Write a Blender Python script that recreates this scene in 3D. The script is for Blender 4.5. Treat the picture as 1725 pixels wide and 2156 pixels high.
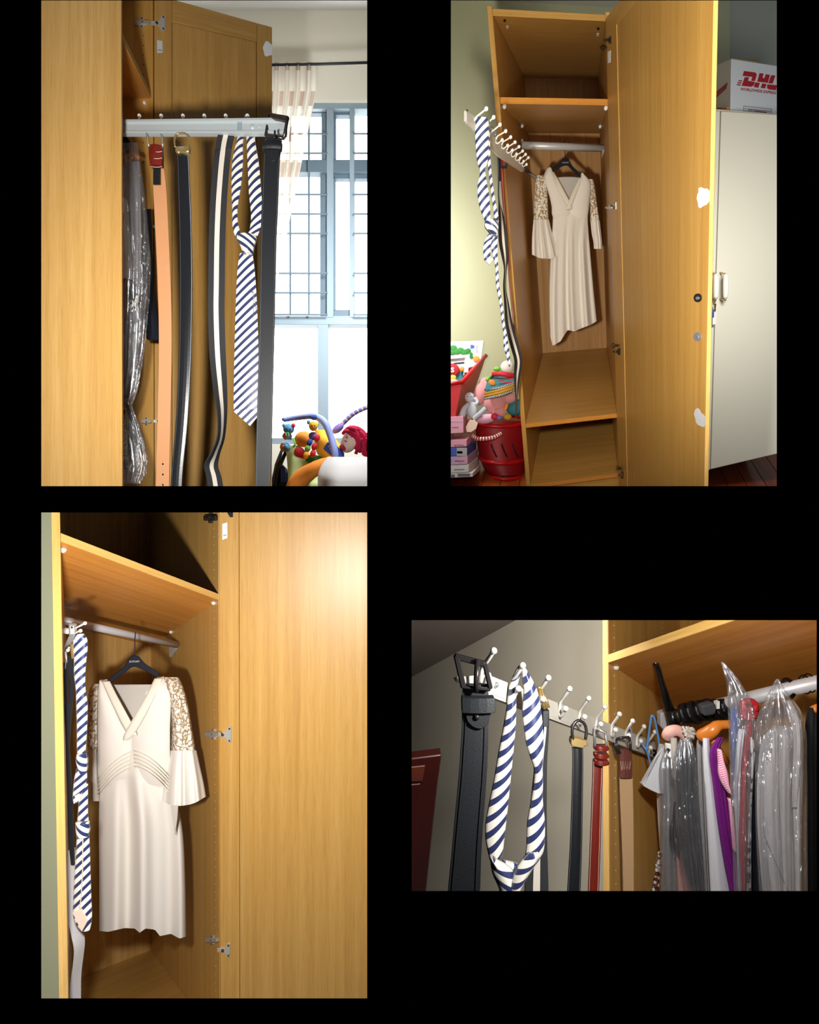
import bpy, bmesh, math, random
from mathutils import Vector, Matrix
random.seed(7)
for o in list(bpy.data.objects): bpy.data.objects.remove(o)
scene = bpy.context.scene
COL = scene.collection

# ------------------------------------------------------------------ camera
W, H, FPX = 1725.0, 2156.0, 1150.0
CAMZ = 1.5
cam = bpy.data.cameras.new('camera'); camo = bpy.data.objects.new('camera', cam); COL.objects.link(camo)
cam.sensor_fit = 'VERTICAL'; cam.sensor_height = 36.0; cam.lens = FPX / H * 36.0
cam.clip_start = 0.05; cam.clip_end = 60
camo.location = (0, 0, CAMZ); camo.rotation_euler = (math.pi / 2, 0, 0)
scene.camera = camo
vs = scene.view_settings
vs.view_transform = 'Standard'; vs.look = 'None'; vs.gamma = 1.0; vs.exposure = 0.0; vs.use_curve_mapping = False

def ray(u, v): return Vector(((u - W / 2) / FPX, 1.0, -(v - H / 2) / FPX))
def px(u, v, d): return ray(u, v) * d + Vector((0, 0, CAMZ))

# ------------------------------------------------------------------ world and lights
wd = bpy.data.worlds.new('world'); scene.world = wd; wd.use_nodes = True
wd.node_tree.nodes['Background'].inputs[0].default_value = (0.93, 0.96, 1.0, 1)
wd.node_tree.nodes['Background'].inputs[1].default_value = 0.14

def area(name, u, v, d, tu, tv, td, power, size, col=(1, 1, 1)):
    l = bpy.data.lights.new(name, 'AREA'); l.shape = 'DISK'; l.size = size; l.energy = power; l.color = col
    o = bpy.data.objects.new(name, l); COL.objects.link(o)
    p = px(u, v, d); o.location = p
    o.rotation_euler = (px(tu, tv, td) - p).to_track_quat('-Z', 'Y').to_euler()
    return o
area('flash_lamp', 45, 430, 0.55, 430, 520, 1.9, 19.5, 0.07, (1.0, 0.97, 0.92))
def spot(name, u, v, d, tu, tv, td, power, radius, cone, col):
    l = bpy.data.lights.new(name, 'SPOT'); l.energy = power; l.color = col; l.shadow_soft_size = radius; l.spot_size = math.radians(cone); l.spot_blend = 1.0
    o = bpy.data.objects.new(name, l); COL.objects.link(o); p = px(u, v, d); o.location = p
    o.rotation_euler = (px(tu, tv, td) - p).to_track_quat('-Z', 'Y').to_euler()
spot('flash_lamp', 912, 690, 0.55, 1430, 400, 2.2, 225.0, 0.035, 84, (1.0, 0.95, 0.84))
area('flash_lamp', 60, 1690, 0.56, 480, 1600, 1.7, 24.0, 0.06, (1.0, 0.99, 0.98))
area('flash_lamp', 1450, 1255, 0.53, 1340, 1640, 1.4, 4.9, 0.05, (1.0, 0.97, 0.93))
# fill lamps added out of view, standing in for daylight and room light
area('room_fill', 842, 420, 2.5, 690, 660, 3.3, 75.0, 0.5, (0.97, 0.98, 1.0))
area('room_fill', 1380, -330, 0.9, 1330, 700, 2.9, 3.0, 0.6, (1.0, 0.98, 0.92))
area('room_fill', 1735, 330, 1.75, 1570, 430, 2.75, 13.0, 0.4, (1.0, 0.98, 0.93))
area('room_fill', 905, 430, 1.8, 985, 400, 2.9, 1.2, 0.16, (1.0, 0.98, 0.92))
area('wall_fill', 1010, 1205, 1.25, 1100, 1700, 2.3, 9.0, 0.25, (1.0, 0.96, 0.9))

# ------------------------------------------------------------------ helpers
def srgb(r, g, b):
    f = lambda c: (c / 255 / 12.92) if c / 255 <= 0.04045 else ((c / 255 + 0.055) / 1.055) ** 2.4
    return (f(r), f(g), f(b), 1.0)

class Frame:
    """oblique frame of one set: origin plus three unit axes; finds points on its planes"""
    def __init__(s, O, ax, ay, az):
        s.O = O; s.M = Matrix((ax, ay, az)).transposed(); s.I = s.M.inverted()
    def w(s, a, b, c): return s.O + s.M @ Vector((a, b, c))
    def loc(s, p): return s.I @ (p - s.O)
    def on(s, u, v, axis, val):
        r = ray(u, v); C0 = Vector((0, 0, CAMZ))
        q0 = s.I @ (C0 - s.O); q1 = s.I @ r
        t = (val - q0[axis]) / q1[axis]
        return C0 + r * t
    def dep(s, u, v, axis, val): return s.on(u, v, axis, val).y
    def c(s, u, v, axis, val, k): return s.loc(s.on(u, v, axis, val))[k]
def vp(u, v): return ray(u, v).normalized()

def cr(pts, n):
    """Catmull-Rom through tuples"""
    out = []; P = [tuple(map(float, p)) for p in pts]
    for i in range(len(P) - 1):
        a = P[max(i - 1, 0)]; b = P[i]; c = P[i + 1]; d = P[min(i + 2, len(P) - 1)]
        for k in range(n):
            t = k / n
            out.append(tuple(0.5 * (2 * y + (z - x) * t + (2 * x - 5 * y + 4 * z - w) * t * t + (3 * y - x - 3 * z + w) * t ** 3)
                             for x, y, z, w in zip(a, b, c, d)))
    out.append(P[-1]); return out

class MB:
    def __init__(s): s.v = []; s.f = []; s.uv = []
    def add(s, vs_, fs, uvs=None):
        n = len(s.v); s.v += [Vector(p) for p in vs_]
        for i, f in enumerate(fs):
            s.f.append([n + k for k in f]); s.uv.append(uvs[i] if uvs else None)
        return s
    def prism(s, pts, vec, F=None, grain=2):
        n = len(pts); top = [Vector(p) for p in pts]; bot = [p + vec for p in top]; al = top + bot
        fs = [list(range(n)), list(range(2 * n - 1, n - 1, -1))] + [[i, (i + 1) % n, n + (i + 1) % n, n + i] for i in range(n)]
        uvs = None
        if F:
            o = [k for k in range(3) if k != grain]
            q = [F.loc(p) for p in al]; uvl = [(p[o[0]] + p[o[1]], p[grain]) for p in q]
            uvs = [[uvl[i] for i in f] for f in fs]
        return s.add(al, fs, uvs)
    def hexa(s, p):
        return s.add(p, [[0, 1, 2, 3], [7, 6, 5, 4], [0, 4, 5, 1], [1, 5, 6, 2], [2, 6, 7, 3], [3, 7, 4, 0]])
    def fbox(s, F, a0, a1, b0, b1, c0, c1, grain=2):
        return s.prism([F.w(a0, b0, c0), F.w(a1, b0, c0), F.w(a1, b0, c1), F.w(a0, b0, c1)], F.w(0, b1 - b0, 0) - F.O, F, grain)
    def tube(s, pts, r, n=8, cap=True):
        pts = [Vector(p) for p in pts]; rs = r if isinstance(r, (list, tuple)) else [r] * len(pts)
        base = len(s.v); vs_ = []; prev = None
        for i, p in enumerate(pts):
            t = (pts[min(i + 1, len(pts) - 1)] - pts[max(i - 1, 0)]).normalized()
            if prev is None:
                prev = t.orthogonal().normalized()
            prev = (prev - t * prev.dot(t)); prev = prev.normalized() if prev.length > 1e-6 else t.orthogonal().normalized()
            b = t.cross(prev)
            vs_ += [p + (prev * math.cos(2 * math.pi * k / n) + b * math.sin(2 * math.pi * k / n)) * rs[i] for k in range(n)]
        m = len(pts)
        fs = [[i * n + k, i * n + (k + 1) % n, (i + 1) * n + (k + 1) % n, (i + 1) * n + k] for i in range(m - 1) for k in range(n)]
        if cap: fs += [list(range(n))[::-1], [(m - 1) * n + k for k in range(n)]]
        L = [0.0]
        for i in range(1, m): L.append(L[-1] + (pts[i] - pts[i - 1]).length)
        uvs = [[(k / n, L[i]), ((k + 1) / n, L[i]), ((k + 1) / n, L[i + 1]), (k / n, L[i + 1])] for i in range(m - 1) for k in range(n)]
        if cap: uvs += [[(0, 0)] * n, [(0, 0)] * n]
        return s.add(vs_, fs, uvs)
    def ball(s, c, rx, ry=None, rz=None, nu=14, nv=9, R=None):
        ry = rx if ry is None else ry; rz = rx if rz is None else rz
        c = Vector(c); vs_ = []
        for j in range(1, nv):
            th = math.pi * j / nv
            for i in range(nu):
                ph = 2 * math.pi * i / nu
                q = Vector((rx * math.sin(th) * math.cos(ph), ry * math.sin(th) * math.sin(ph), rz * math.cos(th)))
                vs_.append(c + (R @ q if R else q))
        e = Vector((0, 0, rz)); e = R @ e if R else e
        vs_ += [c + e, c - e]; t = (nv - 1) * nu
        fs = [[j * nu + i, j * nu + (i + 1) % nu, (j + 1) * nu + (i + 1) % nu, (j + 1) * nu + i] for j in range(nv - 2) for i in range(nu)]
        fs += [[t, (i + 1) % nu, i] for i in range(nu)] + [[t + 1, (nv - 2) * nu + i, (nv - 2) * nu + (i + 1) % nu] for i in range(nu)]
        return s.add(vs_, fs)
    def ell(s, u, v, d, ru, rv, rd=None, rot=0, nu=18, nv=12):
        k = d / FPX; rd = (ru if rd is None else rd)
        return s.ball(px(u, v, d), ru * k, rd * k, rv * k, nu, nv, Matrix.Rotation(math.radians(rot), 3, 'Y'))
    def ribbon(s, pts, th=0.003, k=2, bulge=0.0, full=None, n=6, metric=False, sgn=1, fold=None):
        """thick strip through (u, v, depth, apparent half width px); full = true half width px (narrower means twisted)"""
        P = cr(pts, n); vs_ = []; uvr = []; L = 0; prev = None
        for (u, v, d, hw) in P:
            c = px(u, v, d); hw = max(hw, 0.15)
            if prev is not None: L += (c - prev).length
            prev = c
            if full and hw < full:
                a = math.acos(hw / full) * sgn; half = full * d / FPX
            else: a = 0.0; half = hw * d / FPX
            side = Vector((math.cos(a), math.sin(a), 0)); nor = Vector((math.sin(a), -math.cos(a), 0))
            row = []; ur = []
            for sg in (1, -1):
                for i in range(k + 1):
                    x = -1 + 2 * i / k; x = x * sg
                    y = (th / 2 + bulge * (1 - x * x)) * sg if sg > 0 else -(th / 2) + bulge * (1 - x * x) * 0.2
                    if fold: y += fold(x, L)
                    row.append(c + side * (x * half) + nor * y)
                    ur.append((x * half if metric else (x + 1) / 2, L))
            vs_ += row; uvr += ur
        m = 2 * (k + 1); R_ = len(P)
        fs = [[i * m + j, i * m + (j + 1) % m, (i + 1) * m + (j + 1) % m, (i + 1) * m + j] for i in range(R_ - 1) for j in range(m)]
        fs += [list(range(m))[::-1], [(R_ - 1) * m + j for j in range(m)]]
        return s.add(vs_, fs, [[uvr[i] for i in f] for f in fs])
    def loft(s, rows, nu=48, n=6, hem=None, sq=1.0, cap=False):
        """closed garment body: rows (uL, uR, v, depth, half thickness m, fold amp m, fold count, phase)"""
        P = cr(rows, n); vs_ = []; uvr = []; R_ = len(P); vl = rows[-1][2]; v0 = rows[0][2]
        for (ul, ur, v, d, th, fa, fn, fp) in P:
            hw = (ur - ul) / 2; uc = (ur + ul) / 2
            for i in range(nu):
                t = 2 * math.pi * i / nu; cx, sn = math.cos(t), math.sin(t)
                cx = math.copysign(abs(cx) ** sq, cx)
                u = uc + hw * cx; vv = v
                if hem:
                    s_ = max(0, (v - v0) / (vl - v0)); vv = v + (hem(u) - vl) * s_ ** 2
                f = fa * (math.sin(fn * cx * math.pi + fp) + 0.45 * math.sin(fn * 1.73 * cx * math.pi + fp * 2.1)) * abs(sn) ** 0.6
                vs_.append(px(u, vv, d - th * sn - f)); uvr.append((i / nu, v / 300))
        fs = [[i * nu + j, i * nu + (j + 1) % nu, (i + 1) * nu + (j + 1) % nu, (i + 1) * nu + j] for i in range(R_ - 1) for j in range(nu)]
        if cap: fs += [list(range(nu))[::-1], [(R_ - 1) * nu + j for j in range(nu)]]
        return s.add(vs_, fs, [[uvr[i] for i in f] for f in fs])
    def build(s, name, mat, parent=None, smooth=False, bevel=0, solid=0):
        me = bpy.data.meshes.new(name); bm = bmesh.new(); uvl = bm.loops.layers.uv.new('UVMap')
        vv = [bm.verts.new(p) for p in s.v]; bm.verts.ensure_lookup_table()
        for f, uv in zip(s.f, s.uv):
            try: fc = bm.faces.new([vv[i] for i in f])
            except ValueError: continue
            fc.smooth = smooth
            if uv:
                for l, q in zip(fc.loops, uv): l[uvl].uv = q
        bmesh.ops.recalc_face_normals(bm, faces=bm.faces[:])
        bm.to_mesh(me); bm.free(); me.materials.append(MAT[mat])
        o = bpy.data.objects.new(name, me); COL.objects.link(o)
        if parent: o.parent = parent
        if bevel:
            b = o.modifiers.new('bevel', 'BEVEL'); b.width = bevel; b.segments = 1; b.limit_method = 'ANGLE'
        if solid:
            b = o.modifiers.new('solid', 'SOLIDIFY'); b.thickness = solid; b.offset = 0
        return o

def tag(o, label, cat, group=None, kind=None):
    o['label'] = label; o['category'] = cat
    if group: o['group'] = group
    if kind: o['kind'] = kind
    return o
def thing(name, label, cat, group=None):
    o = bpy.data.objects.new(name, None); o.empty_display_size = 0.05; COL.objects.link(o)
    return tag(o, label, cat, group)
def struct(o):
    o['kind'] = 'structure'; return o
def sroot(name):
    o = bpy.data.objects.new(name, None); o.empty_display_size = 0.05; COL.objects.link(o); return struct(o)

def slab(F, axis, val, th, pts, name, mat, parent=None, grain=2, bevel=0.0012):
    """board: polygon given on the plane axis = val of frame F, thickness th along that axis"""
    m = MB(); e = [0, 0, 0]; e[axis] = th
    m.prism([F.on(u, v, axis, val) for u, v in pts], F.w(*e) - F.O, F, grain)
    return m.build(name, mat, parent, bevel=bevel)

def text_mb(body, f, depth_vec=None, shear=0.0, bold=0.0):
    """lettering: f maps (x, y) of unit-high type to a world point"""
    c = bpy.data.curves.new('lettering', 'FONT'); c.body = body; c.size = 1.0; c.shear = shear; c.offset = bold; c.resolution_u = 3
    o = bpy.data.objects.new('lettering', c); COL.objects.link(o)
    dg = bpy.context.evaluated_depsgraph_get(); me = bpy.data.meshes.new_from_object(o.evaluated_get(dg))
    xs = [v.co.x for v in me.vertices]; ys = [v.co.y for v in me.vertices]
    x0, x1, y0, y1 = min(xs), max(xs), min(ys), max(ys)
    m = MB(); m.add([f((v.co.x - x0) / (x1 - x0), (v.co.y - y0) / (y1 - y0)) for v in me.vertices], [list(p.vertices) for p in me.polygons])
    bpy.data.objects.remove(o); bpy.data.curves.remove(c); bpy.data.meshes.remove(me)
    return m

# ------------------------------------------------------------------ materials
MAT = {}
def nodes(name):
    m = bpy.data.materials.new(name); m.use_nodes = True; MAT[name] = m
    nt = m.node_tree; return m, nt, nt.nodes['Principled BSDF']
def N(nt, t, **kw):
    n = nt.nodes.new(t)
    for k, v in kw.items():
        if hasattr(n, k): setattr(n, k, v)
        else: n.inputs[k].default_value = v
    return n
def plain(name, col, rough=0.6, metal=0.0, spec=0.4, noise=0.0, nscale=40, bump=0.0, bscale=200, sheen=0.0, emis=None, alpha=None):
    m, nt, b = nodes(name); c = srgb(*col)
    b.inputs['Base Color'].default_value = c; b.inputs['Roughness'].default_value = rough
    b.inputs['Metallic'].default_value = metal; b.inputs['Specular IOR Level'].default_value = spec
    b.inputs['Sheen Weight'].default_value = sheen
    tc = N(nt, 'ShaderNodeTexCoord')
    if noise:
        t = N(nt, 'ShaderNodeTexNoise', Scale=nscale, Detail=4.0); nt.links.new(tc.outputs['Object'], t.inputs['Vector'])
        mx = N(nt, 'ShaderNodeMix', data_type='RGBA'); mx.inputs[6].default_value = [x * (1 - noise) for x in c[:3]] + [1]
        mx.inputs[7].default_value = [min(1, x * (1 + noise)) for x in c[:3]] + [1]
        nt.links.new(t.outputs['Fac'], mx.inputs[0]); nt.links.new(mx.outputs[2], b.inputs['Base Color'])
    if bump:
        t = N(nt, 'ShaderNodeTexNoise', Scale=bscale, Detail=3.0); nt.links.new(tc.outputs['Object'], t.inputs['Vector'])
        bp = N(nt, 'ShaderNodeBump', Strength=bump, Distance=0.002); nt.links.new(t.outputs['Fac'], bp.inputs['Height'])
        nt.links.new(bp.outputs['Normal'], b.inputs['Normal'])
    if emis:
        b.inputs['Emission Color'].default_value = c; b.inputs['Emission Strength'].default_value = emis
    return m
def ramp(nt, stops):
    r = N(nt, 'ShaderNodeValToRGB'); e = r.color_ramp.elements
    e[0].position, e[0].color = stops[0]; e[1].position, e[1].color = stops[-1]
    for p, c in stops[1:-1]:
        x = e.new(p); x.color = c
    return r
def wood(name, dark, mid, light, across=42.0, along=0.75, rough=0.42, spec=0.45, off=0.0, coat=0.0):
    m, nt, b = nodes(name); uv = N(nt, 'ShaderNodeUVMap'); L = nt.links.new
    mp = N(nt, 'ShaderNodeMapping'); mp.inputs['Scale'].default_value = (across, along, 1); mp.inputs['Location'].default_value = (off, off, off)
    L(uv.outputs[0], mp.inputs[0])
    n1 = N(nt, 'ShaderNodeTexNoise', Scale=1.0, Detail=5.0, Roughness=0.6, Distortion=0.5); L(mp.outputs[0], n1.inputs['Vector'])
    mp2 = N(nt, 'ShaderNodeMapping'); mp2.inputs['Scale'].default_value = (across * 7, along * 12, 1); L(uv.outputs[0], mp2.inputs[0])
    n2 = N(nt, 'ShaderNodeTexNoise', Scale=1.0, Detail=3.0, Roughness=0.7); L(mp2.outputs[0], n2.inputs['Vector'])
    r1 = ramp(nt, [(0.28, srgb(*dark)), (0.5, srgb(*mid)), (0.72, srgb(*light))]); L(n1.outputs['Fac'], r1.inputs[0])
    mul = N(nt, 'ShaderNodeMix', data_type='RGBA', blend_type='MULTIPLY'); mul.inputs[0].default_value = 0.4
    r2 = ramp(nt, [(0.3, (0.62, 0.55, 0.45, 1)), (0.52, (1, 1, 1, 1)), (1.0, (1, 1, 1, 1))]); L(n2.outputs['Fac'], r2.inputs[0])
    L(r1.outputs[0], mul.inputs[6]); L(r2.outputs[0], mul.inputs[7]); L(mul.outputs[2], b.inputs['Base Color'])
    b.inputs['Roughness'].default_value = rough; b.inputs['Specular IOR Level'].default_value = spec
    b.inputs['Coat Weight'].default_value = coat; b.inputs['Coat Roughness'].default_value = 0.42
    bp = N(nt, 'ShaderNodeBump', Strength=0.08, Distance=0.0006); L(n2.outputs['Fac'], bp.inputs['Height']); L(bp.outputs[0], b.inputs['Normal'])
    return m
wood('oak', (182, 134, 64), (193, 146, 73), (202, 158, 86), coat=0.25)
wood('oak_pale', (186, 142, 76), (199, 156, 90), (210, 170, 105), off=3.3)
wood('oak_edge', (206, 160, 84), (222, 178, 104), (232, 190, 118), across=30, off=5)
wood('oak_orange', (186, 118, 46), (204, 136, 58), (216, 150, 70), off=8)
wood('back_board', (176, 132, 84), (192, 148, 98), (204, 162, 112), off=12)
wood('floor_red', (96, 34, 10), (134, 56, 18), (160, 78, 30), across=9, along=1.2, rough=0.25)
wood('mahogany', (34, 7, 4), (58, 13, 8), (74, 20, 13), rough=0.35)
plain('black_board', (0, 0, 0), 1.0, spec=0.0)
plain('wall_beige', (226, 222, 206), 0.85, noise=0.03, nscale=2)
plain('wall_green', (188, 188, 152), 0.85, noise=0.03, nscale=2)
plain('wall_grey', (168, 172, 162), 0.85)
plain('wall_cream', (222, 214, 194), 0.85)
plain('ceiling_white', (214, 214, 210), 0.9)
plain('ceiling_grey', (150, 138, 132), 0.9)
plain('hinge_nickel', (214, 210, 196), 0.32, 0.55, bump=0.2, bscale=300)
plain('chrome', (215, 215, 215), 0.2, 0.75)
plain('gunmetal', (74, 70, 70), 0.24, 0.7)
plain('gold', (206, 178, 120), 0.28, 0.75)
plain('rail_grey', (196, 204, 206), 0.33, 0.3, bump=0.03, bscale=60)
plain('rail_paint', (188, 184, 174), 0.45)
plain('hook_white', (226, 222, 214), 0.35)
plain('rod_grey', (196, 196, 198), 0.35, 0.2)
plain('peg_white', (225, 224, 215), 0.4)
plain('hole', (60, 34, 12), 0.9)
plain('hole_light', (214, 184, 130), 0.6)
plain('paper_white', (232, 232, 232), 0.8)
plain('sticker_mid', (208, 214, 220), 0.7)
plain('print_grey', (120, 120, 128), 0.8)
plain('patch_white', (246, 248, 250), 0.7)
plain('patch_grey', (206, 204, 208), 0.7)
plain('leather_black', (30, 32, 36), 0.5, spec=0.3, bump=0.18, bscale=600)
plain('leather_black_smooth', (26, 28, 32), 0.3, spec=0.6, bump=0.08, bscale=200)
plain('stitch_grey', (92, 94, 98), 0.6)
plain('stitch_white', (214, 200, 180), 0.6)
plain('leather_tan', (204, 146, 102), 0.5, noise=0.04)
plain('leather_red', (112, 32, 22), 0.3, spec=0.6, bump=0.12, bscale=150)
plain('leather_brown', (88, 38, 24), 0.42)
plain('canvas_tan', (176, 142, 104), 0.9, bump=0.3, bscale=900)
plain('hanger_black', (26, 30, 40), 0.5)
plain('hanger_wood', (200, 116, 40), 0.3, spec=0.6)
plain('print_pale', (190, 192, 200), 0.6)
plain('tag_black', (22, 22, 28), 0.7)
plain('dress_cream', (222, 214, 203), 0.85, sheen=0.2, bump=0.15, bscale=900)
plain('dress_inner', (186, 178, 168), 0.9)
plain('dress_band', (222, 214, 196), 0.8, bump=0.25, bscale=500)
plain('cloth_grey', (150, 148, 150), 0.85, bump=0.2, bscale=300)
plain('cloth_charcoal', (62, 62, 66), 0.9, bump=0.2, bscale=300)
plain('cloth_navy', (22, 26, 40), 0.9)
plain('cloth_white', (222, 222, 226), 0.85)
plain('cloth_purple', (118, 14, 124), 0.8)
plain('cloth_red', (168, 22, 32), 0.5)
plain('cloth_blue', (90, 120, 190), 0.8)
plain('cloth_pink', (222, 170, 160), 0.85)
plain('cloth_black', (16, 16, 18), 0.9)
plain('cloth_silver', (186, 182, 182), 0.6, sheen=0.4, bump=0.2, bscale=120)
plain('cloth_olive', (120, 116, 100), 0.9)
plain('wire_blue', (92, 148, 216), 0.35)
plain('plastic_black', (14, 14, 16), 0.25, spec=0.6)
plain('window_grey', (136, 154, 164), 0.5)
plain('window_dark', (94, 112, 124), 0.5)
plain('rod_black', (30, 30, 36), 0.5)
plain('sky_white', (255, 255, 255), 1.0, emis=4.5)
plain('cabinet_white', (226, 222, 204), 0.4)
plain('gap_tan', (150, 120, 66), 0.8)
plain('ceramic_white', (238, 236, 226), 0.25)
plain('carton_white', (214, 218, 222), 0.8)
plain('carton_brown', (170, 140, 100), 0.9)
plain('print_red', (170, 28, 36), 0.7)
plain('orange_plastic', (226, 140, 30), 0.5)
plain('toy_blue', (150, 166, 224), 0.6)
plain('toy_sky', (92, 160, 204), 0.7)
plain('toy_deep_blue', (52, 82, 170), 0.7)
plain('toy_red', (214, 40, 52), 0.6)
plain('toy_crimson', (176, 16, 60), 0.85, bump=0.4, bscale=200)
plain('toy_yellow', (246, 186, 50), 0.7)
plain('toy_orange', (240, 144, 50), 0.7)
plain('toy_green', (130, 196, 70), 0.7)
plain('toy_leaf', (40, 118, 40), 0.7)
plain('toy_lime', (206, 232, 160), 0.8)
plain('toy_white', (240, 240, 240), 0.8)
plain('toy_skin', (244, 216, 196), 0.8)
plain('toy_purple', (126, 110, 190), 0.7)
plain('toy_pink', (226, 150, 150), 0.95, sheen=0.5, bump=0.6, bscale=260)
plain('toy_pale_pink', (236, 180, 206), 0.7)
plain('toy_grey', (206, 208, 216), 0.9, bump=0.3, bscale=260)
plain('toy_teal', (56, 120, 128), 0.8)
plain('toy_mustard', (204, 150, 50), 0.8)
plain('toy_black', (20, 20, 24), 0.6)
plain('bin_red', (196, 16, 22), 0.35)
plain('mesh_red', (150, 12, 20), 0.5)
plain('box_pink', (238, 168, 190), 0.6)
plain('box_lilac', (200, 180, 226), 0.6)
plain('box_blue', (70, 100, 190), 0.6)
plain('key_brass', (180, 150, 90), 0.3, 1.0)

def stripes(name, s_expr, cols, rough=0.6, sheen=0.0, bump=0.0):
    """colour bands over the UV: s = a*u + b*v (in UV units), constant ramp over fract(s)"""
    m, nt, b = nodes(name); L = nt.links.new; uv = N(nt, 'ShaderNodeUVMap'); sp = N(nt, 'ShaderNodeSeparateXYZ'); L(uv.outputs[0], sp.inputs[0])
    m1 = N(nt, 'ShaderNodeMath', operation='MULTIPLY'); m1.inputs[1].default_value = s_expr[0]; L(sp.outputs[0], m1.inputs[0])
    m2 = N(nt, 'ShaderNodeMath', operation='MULTIPLY_ADD'); m2.inputs[1].default_value = s_expr[1]; L(sp.outputs[1], m2.inputs[0]); L(m1.outputs[0], m2.inputs[2])
    fr = N(nt, 'ShaderNodeMath', operation='FRACT'); L(m2.outputs[0], fr.inputs[0])
    r = ramp(nt, [(p, srgb(*c)) for p, c in cols]); r.color_ramp.interpolation = 'CONSTANT'; L(fr.outputs[0], r.inputs[0])
    L(r.outputs[0], b.inputs['Base Color']); b.inputs['Roughness'].default_value = rough; b.inputs['Sheen Weight'].default_value = sheen
    return m
NAVY = (38, 48, 92); IV = (236, 230, 218)
stripes('tie_near', (46.0, 50.0), [(0, IV), (0.56, NAVY), (1.0, NAVY)], 0.38, 0.2)
stripes('tie_near_flip', (-30.0, 52.0), [(0, IV), (0.56, NAVY), (1.0, NAVY)], 0.38, 0.2)
stripes('tie_silk', (40.0, 42.0), [(0, IV), (0.56, NAVY), (1.0, NAVY)], 0.38, 0.2)
stripes('tie_silk_flip', (-38.0, 44.0), [(0, IV), (0.56, NAVY), (1.0, NAVY)], 0.38, 0.2)
stripes('webbing', (0.9999, 0), [(0, (36, 36, 40)), (0.34, (214, 204, 192)), (0.64, (36, 36, 40)), (1.0, (36, 36, 40))], 0.8)
stripes('gingham', (3.0, 260.0), [(0, (232, 120, 160)), (0.5, (246, 214, 226)), (1.0, (246, 214, 226))], 0.9)
stripes('stripe_bw', (0, 120.0), [(0, (20, 20, 24)), (0.5, (236, 236, 230)), (1, (236, 236, 230))], 0.8)
stripes('stripe_red', (0, 70.0), [(0, (200, 30, 36)), (0.5, (240, 230, 224)), (1, (240, 230, 224))], 0.6)
stripes('stripe_arch', (0, 40.0), [(0, (110, 100, 170)), (0.35, (214, 180, 150)), (0.6, (90, 100, 160)), (1, (90, 100, 160))], 0.7)

def lace():
    m, nt, b = nodes('lace'); L = nt.links.new; tc = N(nt, 'ShaderNodeTexCoord')
    v = N(nt, 'ShaderNodeTexVoronoi', feature='F1', Scale=95.0); n = N(nt, 'ShaderNodeTexNoise', Scale=60.0, Detail=2.0)
    mx = N(nt, 'ShaderNodeVectorMath', operation='MULTIPLY_ADD'); mx.inputs[1].default_value = (0.02, 0.02, 0.02)
    L(tc.outputs['Object'], n.inputs['Vector']); L(n.outputs['Color'], mx.inputs[0]); L(tc.outputs['Object'], mx.inputs[2]); L(mx.outputs[0], v.inputs['Vector'])
    r = ramp(nt, [(0.0, srgb(226, 216, 200)), (0.5, srgb(230, 222, 206)), (0.62, srgb(140, 112, 76)), (0.8, srgb(176, 150, 110)), (1, srgb(226, 216, 200))])
    L(v.outputs['Distance'], r.inputs[0]); L(r.outputs[0], b.inputs['Base Color']); b.inputs['Roughness'].default_value = 0.9
    bp = N(nt, 'ShaderNodeBump', Strength=0.7, Distance=0.003, invert=True); L(v.outputs['Distance'], bp.inputs['Height']); L(bp.outputs[0], b.inputs['Normal'])
lace()
def film():
    m, nt, b = nodes('plastic_film'); L = nt.links.new; nt.nodes.remove(b); out = nt.nodes['Material Output']
    tc = N(nt, 'ShaderNodeTexCoord'); mp = N(nt, 'ShaderNodeMapping'); mp.inputs['Scale'].default_value = (1, 1, 0.35); L(tc.outputs['Object'], mp.inputs[0])
    n = N(nt, 'ShaderNodeTexNoise', Scale=30.0, Detail=3.0, Roughness=0.5, Distortion=2.0); L(mp.outputs[0], n.inputs['Vector'])
    bp = N(nt, 'ShaderNodeBump', Strength=1.0, Distance=0.03); L(n.outputs['Fac'], bp.inputs['Height'])
    g = N(nt, 'ShaderNodeBsdfGlossy', Roughness=0.2); g.inputs['Color'].default_value = (0.95, 0.97, 1, 1); L(bp.outputs[0], g.inputs['Normal'])
    d = N(nt, 'ShaderNodeBsdfDiffuse'); d.inputs['Color'].default_value = (0.6, 0.6, 0.62, 1)
    t = N(nt, 'ShaderNodeBsdfTransparent'); t.inputs['Color'].default_value = (0.95, 0.95, 0.96, 1)
    a = N(nt, 'ShaderNodeMixShader'); a.inputs[0].default_value = 0.8; L(d.outputs[0], a.inputs[1]); L(g.outputs[0], a.inputs[2])
    c = N(nt, 'ShaderNodeMixShader'); c.inputs[0].default_value = 0.3; L(t.outputs[0], c.inputs[1]); L(a.outputs[0], c.inputs[2]); L(c.outputs[0], out.inputs[0])
film()
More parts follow.
